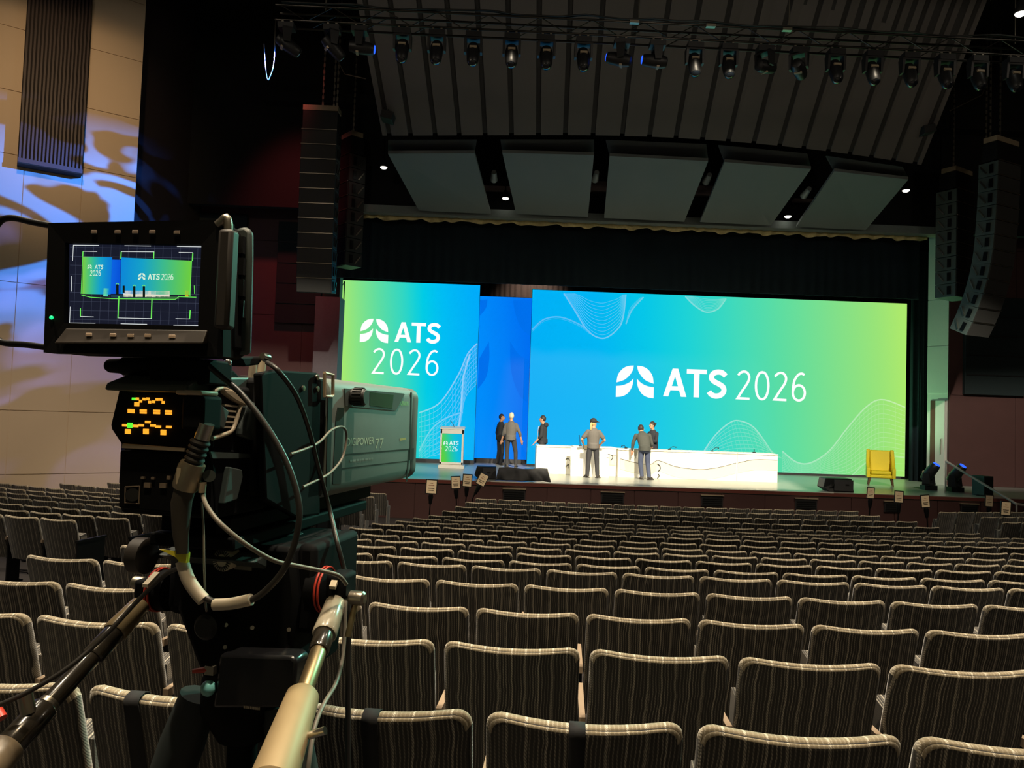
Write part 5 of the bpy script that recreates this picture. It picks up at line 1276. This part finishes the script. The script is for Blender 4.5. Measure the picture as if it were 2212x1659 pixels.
# front bezel around the recessed screen
o4 = [Vector((vx0, va, vz1)), Vector((vx1, va, vz1)), Vector((vx1+.01, va, vz0)), Vector((vx0+.006, va, vz0))]
i4 = [Vector((p.x, va+.002, p.z)) for p in s4]
mb = MB(); mb.add(o4+i4+[p+Y_*.012 for p in i4]+[p+Y_*.03 for p in o4], [(0, 1, 5, 4)[::-1], (1, 2, 6, 5)[::-1], (2, 3, 7, 6)[::-1], (3, 0, 4, 7)[::-1]]+[(4+i, 4+(i+1) % 4, 8+(i+1) % 4, 8+i)[::-1] for i in range(4)]+[(i, 12+i, 12+(i+1) % 4, (i+1) % 4)[::-1] for i in range(4)])
mb.build('bezel', CAMB, vf)
VFS = screen_mat('viewfinder_pixels', 1.0, .2)
SX = (s4[1]-s4[0]+s4[2]-s4[3])/2; SZ = (s4[0]-s4[3]+s4[1]-s4[2])/2
def vfp(px, py):
    p = PA(px, py, va+.012); return (p.x, p.z)
def vt(l): return lambda x, z: Vector((x, va+.012-l, z))
mb = MB(); bg = S(24, 27, 42); mb.poly([vfp(px, py) for px, py in ((149, 526), (444, 531), (437, 707), (147, 700))][::-1], vt(0), bg); vs_ = mb.build('screen', VFS, vf, 0, 0, True)
def zz(x, y): return (x*.25316, 440+y*.25316)        # pixel of the close-up of the monitor
mb = MB()
g_ = S(74, 80, 100)
for k in range(15): mb.ribbon([vfp(*zz(655+k*74, 350)), vfp(*zz(628+k*74, 1030))], .00035, vt(.0004), False, g_)
for k in range(9): mb.ribbon([vfp(*zz(600, 375+k*77-4)), vfp(*zz(1745, 385+k*77+4))], .00035, vt(.0004), False, g_)
mb.build('grid_lines', VFS, vs_, 0, 0, True)
mb = MB()
def vq(pts, stops):
    (x0, y0), (x1, y1), (x2, y2), (x3, y3) = pts; n = 10; V = []; F = []; o = len(mb.v)
    for i in range(n+1):
        t = i/n; V += [vt(.0008)(*vfp(*zz(x0+(x1-x0)*t, y0+(y1-y0)*t))), vt(.0008)(*vfp(*zz(x3+(x2-x3)*t, y3+(y2-y3)*t)))]
    for i in range(n): F.append((2*i+1, 2*i+3, 2*i+2, 2*i))
    mb.add(V, F)
    for i in range(n+1): mb.c[o+2*i] = mb.c[o+2*i+1] = grad(stops, i/n)
vq([(712, 452), (960, 458), (946, 775), (705, 770)], [(0, (120, 205, 70)), (.3, (60, 190, 140)), (.6, (20, 160, 200)), (1, (10, 120, 215))])
vq([(960, 478), (1034, 480), (1026, 770), (946, 770)], [(0, (10, 100, 225)), (1, (5, 80, 215))])
vq([(1036, 460), (1640, 488), (1625, 780), (1030, 770)], [(0, (10, 135, 215)), (.3, (20, 160, 200)), (.6, (60, 185, 140)), (1, (110, 205, 60))])
vq([(1055, 742), (1450, 745), (1450, 800), (1055, 796)], [(0, (232, 226, 205)), (1, (226, 216, 200))])
vq([(950, 780), (1530, 795), (1530, 815), (950, 800)], [(0, (30, 60, 80)), (1, (60, 110, 60))])
vq([(888, 722), (930, 724), (925, 792), (885, 790)], [(0, (120, 225, 160)), (1, (60, 200, 180))])
vq([(1582, 740), (1612, 742), (1610, 800), (1580, 798)], [(0, (190, 190, 40)), (1, (210, 160, 40))])
mb.build('stage_picture', VFS, vs_, 0, 0, True)
mb = MB(); dk_ = S(14, 24, 16); VW = S(214, 240, 215)
for px, w, y0, y1 in ((1006, 11, 690, 775), (1060, 9, 700, 760), (1150, 10, 705, 800), (1232, 10, 705, 800)):
    mb.poly([vfp(*zz(px-w, y1)), vfp(*zz(px+w, y1)), vfp(*zz(px+w, y0)), vfp(*zz(px-w, y0))], vt(.0012), dk_)
def vtext(fn, x, y, hpx, *a):
    o = vfp(*zz(x, y)); h = vfp(*zz(x, y-hpx))[1]-o[1]; fn(mb, vt(.0012), o[0], o[1], h, VW, *a)
vtext(put_logo, 750, 558, 36); vtext(put_ats, 812, 560, 36); vtext(put_2026, 772, 615, 44, .12, .62)
mb.build('picture_title', VFS, vs_, 0, 0, True); mb = MB()
vtext(put_logo, 1182, 652, 58); vtext(put_ats, 1264, 650, 50); vtext(put_2026, 1380, 652, 52, .11, .56)
mb.build('picture_title', VFS, vs_, 0, 0, True)
mb = MB(); LG = S(110, 240, 90); LWH = S(235, 240, 240)
def vl(pts, w, c): mb.ribbon([vfp(*zz(*p)) for p in pts], w, vt(.0015), False, c)
for P in (((850, 357), (632, 355), (626, 487)), ((1515, 366), (1745, 370), (1735, 500)), ((820, 1020), (600, 1018), (605, 880)), ((1485, 1037), (1710, 1040), (1717, 905)),
          ((1068, 360), (1293, 363)), ((1035, 1025), (1260, 1030)), ((618, 618), (614, 750)), ((1730, 632), (1722, 768))): vl(P, .0009, LWH)
for P in (((835, 410), (715, 408)), ((1530, 418), (1650, 420)), ((805, 967), (690, 963)), ((1503, 982), (1625, 985)), ((1038, 410), (1322, 413)), ((1010, 976), (1300, 982))): vl(P, .0008, LWH)
for P in (((714, 410), (712, 450)), ((1650, 420), (1646, 490)), ((692, 963), (692, 893)), ((1623, 985), (1628, 910)), ((1040, 412), (1036, 470)), ((1318, 413), (1316, 470)), ((1020, 790), (1012, 978)), ((1302, 810), (1296, 982))): vl(P, .0019, LG)
for P in (((712, 450), (698, 770)), ((1640, 488), (1626, 790)), ((700, 780), (780, 800), (960, 812), (1500, 818), (1530, 795), (1680, 800)), ((993, 690), (1006, 680), (1020, 690)), ((1140, 705), (1150, 695), (1163, 705)), ((1220, 705), (1232, 695), (1245, 705)), ((1662, 700), (1665, 770))): vl(P, .0011, LG)
mb.build('framing_lines', VFS, vs_, 0, 0, True)
BTN = mat('viewfinder_button', S(150, 132, 118), .5)
for i, (px, py) in enumerate(((203, 501), (254, 501), (292, 501), (329, 501), (382, 502))): MB().obox(PA(px, py, va-.002), X_, Y_, Z_, .0052, .0012, .0028).build('button', BTN, vf, 0, .0008)
p0, p1 = PA(120, 742, va-.01), PA(441, 742, va-.01); t0 = PA(140, 708, va-.01).z
MB().hexa([(p0.x, va-.014, p0.z), (p1.x, va-.014, p1.z), (p1.x, va, p1.z), (p0.x, va, p0.z), (p0.x+.012, va-.004, t0), (p1.x, va-.004, t0), (p1.x, va, t0), (p0.x+.012, va, t0)]).build('button_ledge', mat('ledge_brown_grey', S(58, 52, 48), .5), vf, 0, .002)
for px, py in ((192, 723), (244, 724), (282, 725), (319, 725), (372, 727)): MB().obox(PA(px, py, va-.0105), X_, Y_, Z_, .0054, .0014, .0028).build('button', mat('viewfinder_button_pale', S(214, 188, 164), .5), vf, 0, .0008)
MB().ball(PA(111, 686, va-.002), .0032, 10, 6).build('status_lamp', mat('green_status_lamp', S(30, 240, 140), .3, emit=1.2), vf, 60)
# grip bar, rear shell, knobs, hand loop
g0, g1 = PA(491, 497, va-.006), PA(488, 712, va-.006)
MB().obox((g0+g1)/2, X_, Y_, Z_, .0125, .012, (g0.z-g1.z)/2).build('grip_bar', mat('grip_brown_black', S(46, 42, 40), .5), vf, 40, .006)
skinp = [PA(px, py, va+.05) for px, py in ((508, 492), (530, 488), (541, 500), (541, 560), (536, 764), (512, 768))]
MB().prism(skinp, (0, .014, 0)).build('rear_shell', CAMG, vf, 40, .006)
for k in range(4): c = PA(515, 530+k*46, va+.045); MB().obox(c, X_, Y_, Z_, .011, .004, .014).build('vent', SLOT, vf)
MB().tube([PA(px, py, va-.002) for px, py in ((470, 486), (480, 478), (489, 470), (493, 482), (493, 498))], .007, 8, 3).build('top_hinge', ALU, vf, 50)
hl_ = [PA(px, py, va+.012) for px, py in ((118, 489), (70, 480), (28, 471), (2, 477), (-14, 505), (-18, 560), (-18, 680), (-12, 722), (6, 740), (60, 745), (112, 752))]
MB().tube(hl_, .0055, 10, 5).build('hand_loop', BLKM, vf, 50)
# tilt mount under the monitor
vm = cb_          # the tilt mount belongs to the camera
c0, c1 = PA(232, 790, -.34), PA(440, 792, -.34)
MB().loft([(c0, .009), (c0+X_*.006, .012), (c0+X_*.03, .0135), (c0+X_*.034, .0165), (c1-X_*.01, .0165), (c1, .013)], 18).build('pivot_barrel', CAMB, vm, 40)
bx(vm, 'mount_neck', -.02, .09, -.37, -.30, .03, .0725, CAMB, .004)
MB().prism([PR(px, py, .08) for px, py in ((450, 778), (476, 779), (468, 800), (452, 812))], (-.02, 0, 0)).build('lever', SIL, vm, 0, .002)
MB().ball(PR(492, 784, .085), .007, 10, 8).build('lever_ball', CHR, vm, 60)
MB().prism([PR(px, py, .06) for px, py in ((520, 772), (572, 770), (560, 788), (530, 792))], (-.04, 0, 0)).build('swivel_arm', CAMB, vm, 0, .003)
MB().loft([(PR(566, 770, .065), .008), (PR(577, 774, .068), .010), (PR(580, 775, .07), .008)], 12).build('swivel_screw', CHR, vm, 40)

# ---- pan and tilt head
hdz0, hdz1 = -.47, -.255
pt_ = rig('pan_tilt_head', (0, -.04, -.56), 'black fluid pan and tilt head under the television camera', 'tripod head')
bx(pt_, 'wedge_plate', -.085, .085, -.26, .36, -.262, -.238, CAMB, .004)
MB().prism([PR(px, py, .10) for px, py in ((600, 1180), (655, 1150), (690, 1180), (740, 1190), (742, 1215), (600, 1240), (545, 1215))], (-.2, 0, 0)).build('slide_plate', CAMG, pt_, 0, .004)
MB().prism([(-.07, -.17, -.265), (.15, -.17, -.265), (.165, -.17, -.36), (.15, -.17, -.53), (-.02, -.17, -.53), (-.085, -.17, -.40)], (0, .24, 0)).build('head_block', CAMB, pt_, 40, .010)
bx(pt_, 'side_cheek', .15, .19, -.15, .06, -.43, -.262, CAMB, .012); bx(pt_, 'side_cheek', -.125, -.07, -.15, .06, -.42, -.29, CAMB, .02)
RED = mat('red_ring', S(190, 60, 44), .4)
for px, py, x0_, sgn in ((695, 1272, .185, 1), (352, 1274, -.115, -1)):
    c = PA(px, py, -.12)
    for k in range(2):
        V = []; mbr = MB(); cc = c+X_*sgn*(.004+.007*k); pts = [cc+Vector((0, cos(a)*.042, sin(a)*.042)) for a in [2*pi*i/24 for i in range(25)]]
        mbr.tube(pts, .0022, 6, 0).build('red_ring', RED, pt_, 50)
    MB().loft([(c-X_*sgn*.02, .04), (c+X_*sgn*.012, .04), (c+X_*sgn*.015, .034)], 20).build('rosette', CAMB, pt_, 40)
# round brake dial, counterbalance knob with shaft, small knob
c = PA(482, 1210, -.20); MB().loft([(c+Y_*.03, .020), (c, .021), (c-Y_*.004, .019)], 24).build('brake_dial', mat('dial_pale', S(206, 196, 172), .5), pt_, 40)
mb = MB()
for q in range(24): a = 2*pi*q/24; mb.obox(c-Y_*.005+Vector((cos(a)*.0145, 0, sin(a)*.0195*.8)), Vector((cos(a), 0, sin(a))), Y_, Vector((-sin(a), 0, cos(a))), .004, .001, .0008)
mb.build('dial_marks', BLK, pt_)
c = PA(306, 1200, -.24); e_ = PA(440, 1188, -.12)
MB().loft([(c-X_*.014, .030), (c-X_*.012, .033), (c+X_*.012, .033), (c+X_*.016, .028)], 20).build('balance_knob', mat('knob_brown_black', S(52, 46, 40), .45), pt_, 40)
MB().cyl(c, e_, .008, n=10).build('knob_shaft', BLKM, pt_, 40)
c = PA(455, 1350, -.19); MB().loft([(c+Y_*.04, .018), (c, .024), (c-Y_*.016, .024), (c-Y_*.022, .018)], 18).build('drag_knob', BLK, pt_, 40)
back_label = mat('label_plate', S(190, 176, 150), .6)
MB().obox(PA(525, 1226, -.175), X_, Y_, Z_, .018, .001, .0045).build('label', mat('label_dim', S(110, 104, 92), .6), pt_)
for px, py in ((545, 1356), (488, 1350), (624, 1360), (486, 1398), (620, 1406)): MB().cyl(PA(px, py, -.172), PA(px, py, -.176), .004, n=8).build('screw', ALU, pt_, 40)
# flat box below the head
bp_ = rig('equipment_box', (.1, -.2, -.55), 'flat black box hung under the tripod head', 'box')
MB().prism([PA(px, py, -.24) for px, py in ((474, 1413), (628, 1418), (641, 1428), (632, 1530), (458, 1531))], (0, .05, 0)).build('case', mat('gloss_black', S(22, 22, 24), .25), bp_, 40, .006)
A = PA(526, 1530, -.243); mb = MB(); print_marks(mb, lambda x, z: A+Vector((x, 0, z)), 0, .032, 0, .005, 9); mb.build('small_marking', mat('grey_print', S(104, 98, 88), .6), bp_)['kind'] = 'stuff'
MB().obox(PA(455, 1447, -.24), X_, Y_, Z_, .009, .006, .008).build('plug', ALU, bp_, 0, .001)
MB().loft([(PA(450, 1446, -.24), .006), (PA(416, 1450, -.25), .004)], 8).build('red_boot', RED, bp_, 40)
MB().ball(PA(450, 1487, -.24), .014, 12, 8).build('teal_reflection', mat('teal_reflection_tint', S(120, 190, 185), .15, spec=1), bp_, 60)  # teal reflection beside the box, built as a coloured ball

# ---- pan bars
def panbar(label, clamp, segs, base):
    t = rig('pan_bar', base, label, 'pan bar', 'pan bars of the camera head')
    for nm, a, b, r0, r1, m in segs:
        d = (b-a).normalized(); L_ = (b-a).length
        MB().loft([(a, r0*.9), (a+d*.004, r0), (b-d*.004, r1), (b, r1*.9)], 20).build(nm, m, t, 40)
    return t
CLR = mat('clear_sleeve', S(150, 142, 124), .25, var=.1, coat=.6); BARB = mat('bar_black_gloss', S(40, 36, 30), .22, coat=.5); SLV = mat('bar_sleeve_bronze', S(150, 130, 96), .55, .25)
A, B = PA(729, 1290, -.14), PY_(585, 1700, 1.02)
pp = lambda t: A+(B-A)*t
pb = panbar('right pan bar with clear sleeve and bronze grip reaching towards the viewer', None,
       [('clear_sleeve', pp(.04), pp(.26), .019, .022, CLR), ('inner_tube', pp(.24), pp(.36), .0175, .0175, BARB), ('rod', pp(.34), pp(.66), .0135, .0135, mat('steel_rod', S(165, 145, 110), .4, .9)), ('grip_sleeve', pp(.60), pp(1), .026, .033, SLV)], B)
bxp = PA(737, 1262, -.13)
MB().obox(bxp, X_, Y_, Z_, .020, .03, .024).build('clamp', CAMB, pb, 40, .008)
MB().obox(PA(722, 1259, -.163), (A-B).normalized(), X_, (A-B).normalized().cross(X_), .016, .006, .003).build('clamp_label', back_label, pb)
c = PA(748, 1290, -.13); MB().loft([(c, .006), (c+X_*.006, .006), (c+X_*.008, .0135), (c+X_*.034, .0135), (c+X_*.038, .009)], 16).build('tee_knob', ALU, pb, 40)
MB().cyl(PA(768, 1300, -.13), PA(751, 1376, -.15), .0058, n=12).build('lever', mat('gold_steel', S(176, 160, 120), .3, .9), pb, 40)
c = pp(.78); MB().cyl(c+X_*.03, c+X_*.055+Z_*.01, .006, n=10).build('wing_screw', CHR, pb, 40)
A, B = PA(312, 1298, -.15), PY_(-20, 1655, 1.18)
pl = panbar('left black pan bar crossing the lower left corner', None,
       [('clear_sleeve', pp(.03), pp(.24), .020, .024, mat('amber_sleeve', S(120, 104, 76), .25, coat=.6)), ('inner_tube', pp(.22), pp(.40), .020, .020, BARB), ('rod', pp(.38), pp(.74), .0165, .0165, BARB), ('grip_sleeve', pp(.70), pp(.92), .023, .023, BARB), ('end_knob', pp(.9), pp(1.06), .027, .027, mat('grip_end_tan', S(120, 106, 86), .4))], B)
MB().obox(PA(322, 1268, -.13), X_, Y_, Z_, .014, .03, .02).build('clamp', CAMB, pl, 40, .008)
MB().obox(PA(326, 1252, -.168), (A-B).normalized(), X_, Z_, .018, .006, .003).build('clamp_label', back_label, pl)
c = PA(288, 1258, -.14); MB().loft([(c, .010), (c+X_*.003, .013), (c+X_*.022, .013), (c+X_*.03, .007)], 14).build('tee_knob', ALU, pl, 40)
c = pp(.80)+Z_*.02; MB().cyl(c, c+Z_*.03-X_*.01, .012, n=12).build('thumb_screw', ALU, pl, 40)
MB().cyl(PY_(-6, 1535, 1.18), PY_(4, 1552, 1.175), .008, n=12).build('red_cap', RED, pl, 40)
for k in range(3): c = pp(.70-.012*k); d = (B-A).normalized(); MB().loft([(c-d*.002, .0172), (c+d*.002, .0172)], 16).build('ring_line', ALU, pl, 40)

# ---- tripod
tr_ = rig('camera_tripod', (0, -.05, -1.67), 'heavy dark tripod carrying the television camera', 'tripod')
MB().loft([(Vector((0, -.05, -.53)), .075), (Vector((0, -.05, -.56)), .085), (Vector((0, -.05, -.62)), .085), (Vector((0, -.05, -.68)), .05)], 24).build('bowl', CAMB, tr_, 40)
LEGM = mat('leg_dark_green_grey', S(34, 41, 40), .6, var=.08)
for tx_, ty__ in ((.40, -.10), (-.42, -.12), (0.0, .36)):
    top_ = Vector((tx_*.22, -.05+(ty__+.05)*.22, -.60)); ft = Vector((tx_, ty__, -1.66)); d = (ft-top_).normalized()
    lg = MB().loft([(top_, .040), (top_+d*.10, .046), (top_+d*.55, .040), (top_+d*.56, .034)], 14).build('upper_leg', LEGM, tr_, 40)
    MB().cyl(top_+d*.5, ft-d*.03, .026, .022, 12).build('lower_leg', BLKM, tr_, 40)
    MB().loft([(ft-d*.05, .022), (ft-d*.01, .034), (Vector((ft.x, ft.y, -1.667)), .036)], 12).build('rubber_foot', RUB, tr_, 40)
    c = top_+d*.52; MB().obox(c, X_, Y_, Z_, .045, .045, .02).build('leg_clamp', CAMB, tr_, 0, .005)
MB().cyl((0, -.05, -.66), (0, -.05, -.95), .03, n=14).build('centre_post', CAMB, tr_, 40)

# ---- cables
def cable(name, pts, r, label, m=RUB, n=10, k=6, cat='cable'):
    o = MB().tube([RO+RR*p.x+RA*p.y+Z_*p.z for p in pts], r, n, k).build(name, m, None, 60); return tag(o, label, cat, 'cables of the television camera')
GC_ = mat('grey_cable', S(120, 112, 100), .45, var=.08); BC_ = mat('black_cable', S(46, 44, 42), .4, var=.1)
cable('camera_cable', [PA(px, py, a) for px, py, a in ((445, 784, -.36), (470, 806, -.37), (520, 850, -.375), (575, 920, -.375), (622, 1005, -.375), (646, 1090, -.375), (640, 1160, -.375), (616, 1225, -.375), (580, 1270, -.375), (545, 1295, -.375), (500, 1303, -.375), (460, 1299, -.375), (430, 1280, -.375), (408, 1250, -.375), (396, 1218, -.375), (392, 1190, -.375), (398, 1150, -.375))], .0052, 'thick black cable looping below the viewfinder and round the camera', BC_)
cable('cable_sleeve', [PA(px, py, -.375) for px, py in ((393, 1212), (406, 1250), (424, 1278), (440, 1296))], .0105, 'upper pale sleeve on the looping cable', mat('pale_sleeve', S(196, 186, 168), .4), 12, 5, 'cable sleeve')
cable('cable_sleeve', [PA(px, py, -.375) for px, py in ((463, 1306), (500, 1304), (543, 1295))], .0095, 'lower pale sleeve on the looping cable', mat('pale_sleeve', S(196, 186, 168), .4), 12, 5, 'cable sleeve')
cable('side_cable', [PR(px, py, r) for px, py, r in ((578, 784, .10), (600, 800, .135), (640, 855, .15), (668, 930, .15), (685, 1000, .15), (712, 1100, .16), (728, 1170, .20), (742, 1225, .215), (750, 1260, .225))], .0048, 'black cable running down past the side of the lens', BC_)
cable('thin_cable', [PR(px, py, r) for px, py, r in ((438, 1062, .09), (445, 1090, .115), (475, 1130, .15), (530, 1175, .185), (590, 1210, .205), (640, 1222, .22), (690, 1232, .24), (730, 1243, .26), (748, 1262, .265))], .0038, 'thin grey cable crossing the tripod head', GC_)
cable('lens_lead', [PR(px, py, .15) for px, py in ((628, 981, ), (660, 970), (690, 955), (715, 930), (738, 922), (748, 934), (747, 960), (738, 992), (715, 1020), (690, 1035), (655, 1052))], .0028, 'thin looped lead beside the lens lettering', GC_)
cable('hanging_cable', [PR(px, py, r) for px, py, r in ((748, 1262, .21), (746, 1310, .22), (742, 1400, .23), (728, 1470, .24), (700, 1520, .26), (680, 1570, .27), (668, 1640, .28), (660, 1700, .28))], .0040, 'pale cable hanging beside the right pan bar', GC_)
cable('strap_cable', [PA(436, 1085, -.36), PA(440, 1150, -.36), PA(441, 1220, -.36), PA(444, 1300, -.34), PA(446, 1320, -.3)], .0018, 'very thin wire hanging straight down below the connector', GC_)
cable('bar_cable', [PA(px, py, a) for px, py, a in ((395, 1225, -.36), (360, 1240, -.33), (300, 1295, -.33), (230, 1370, -.36), (150, 1440, -.40), (60, 1495, -.43), (-20, 1530, -.45))], .0040, 'thin cable running along the left pan bar', BC_)
cable('post_cable', [PA(px, py, -.02) for px, py in ((752, 1280), (753, 1380), (752, 1500), (752, 1659), (752, 1720))], .0055, 'straight black cable hanging right of the tripod head', BC_)
# yellow tape flag
def rp(p): return RO+RR*p.x+RA*p.y+Z_*p.z
tf = MB().prism([rp(PA(px, py, -.386)) for px, py in ((345, 1187), (404, 1193), (402, 1216), (390, 1215), (378, 1203))], tuple(RA*.0015)).build('tape_flag', mat('yellow_tape', S(232, 220, 60), .5), None)
tag(tf, 'yellow tape flag wrapped on the looping cable', 'tape')
mbx = MB().cyl(rp(PA(399, 1193, -.375)), rp(PA(397, 1216, -.375)), .0085, n=12).build('wrap', mat('yellow_tape', S(232, 220, 60), .5), tf, 50)
# triax connector and its silver coupling
tx = rig('triax_connector', (.08, -.38, -.2), 'silver and black triax connector plugged into the camera back', 'connector')
C_ = lambda px, py: PA(px, py, -.385)
MB().loft([(C_(447, 915), .0125), (C_(436, 948), .0125)], 16).build('plug_body', CHR, tx, 40)
mb = MB()
for k in range(5): a = C_(434-4*k, 951+12*k); b = C_(431-4*k, 960+12*k); mb.loft([(a, .0145), ((a+b)/2, .0165), (b, .0145)], 16)
mb.loft([(C_(436, 948), .012), (C_(414, 1010), .013)], 16); mb.build('boot', RUB, tx, 40)
MB().loft([(C_(418, 1000), .0195), (C_(413, 1010), .0205), (C_(401, 1050), .0205), (C_(399, 1056), .019)], 18).build('coupling', mat('worn_steel', S(176, 164, 140), .38, .8, var=.25), tx, 40)
MB().obox(C_(402, 1026)-Y_*.019, X_, Y_, Z_, .0035, .001, .013).build('sticker', back_label, tx)
MB().loft([(C_(401, 1052), .017), (C_(392, 1085), .0165), (C_(390, 1150), .013), (C_(394, 1195), .0095)], 16).build('cable_boot', mat('dark_gaffer', S(58, 54, 48), .7), tx, 40)
MB().loft([(PR(452, 1028, .098), .010), (PR(452, 1028, .104), .010)], 14).build('side_cap', CAMG, tx, 40)
MB().loft([(PR(437, 1042, .095), .007), (PR(436, 1064, .095), .006)], 10).build('side_plug', SIL, tx, 40)
# paper tag hanging off a leg
o = MB().prism([rp(PA(px, py, .05)) for px, py in ((412, 1545), (418, 1550), (360, 1660), (340, 1640), (380, 1590))], tuple(RA*.002)).build('paper_tag', mat('kraft_paper', S(150, 124, 92), .8), None); tag(o, 'torn brown paper tag hanging below the tripod head', 'tag')
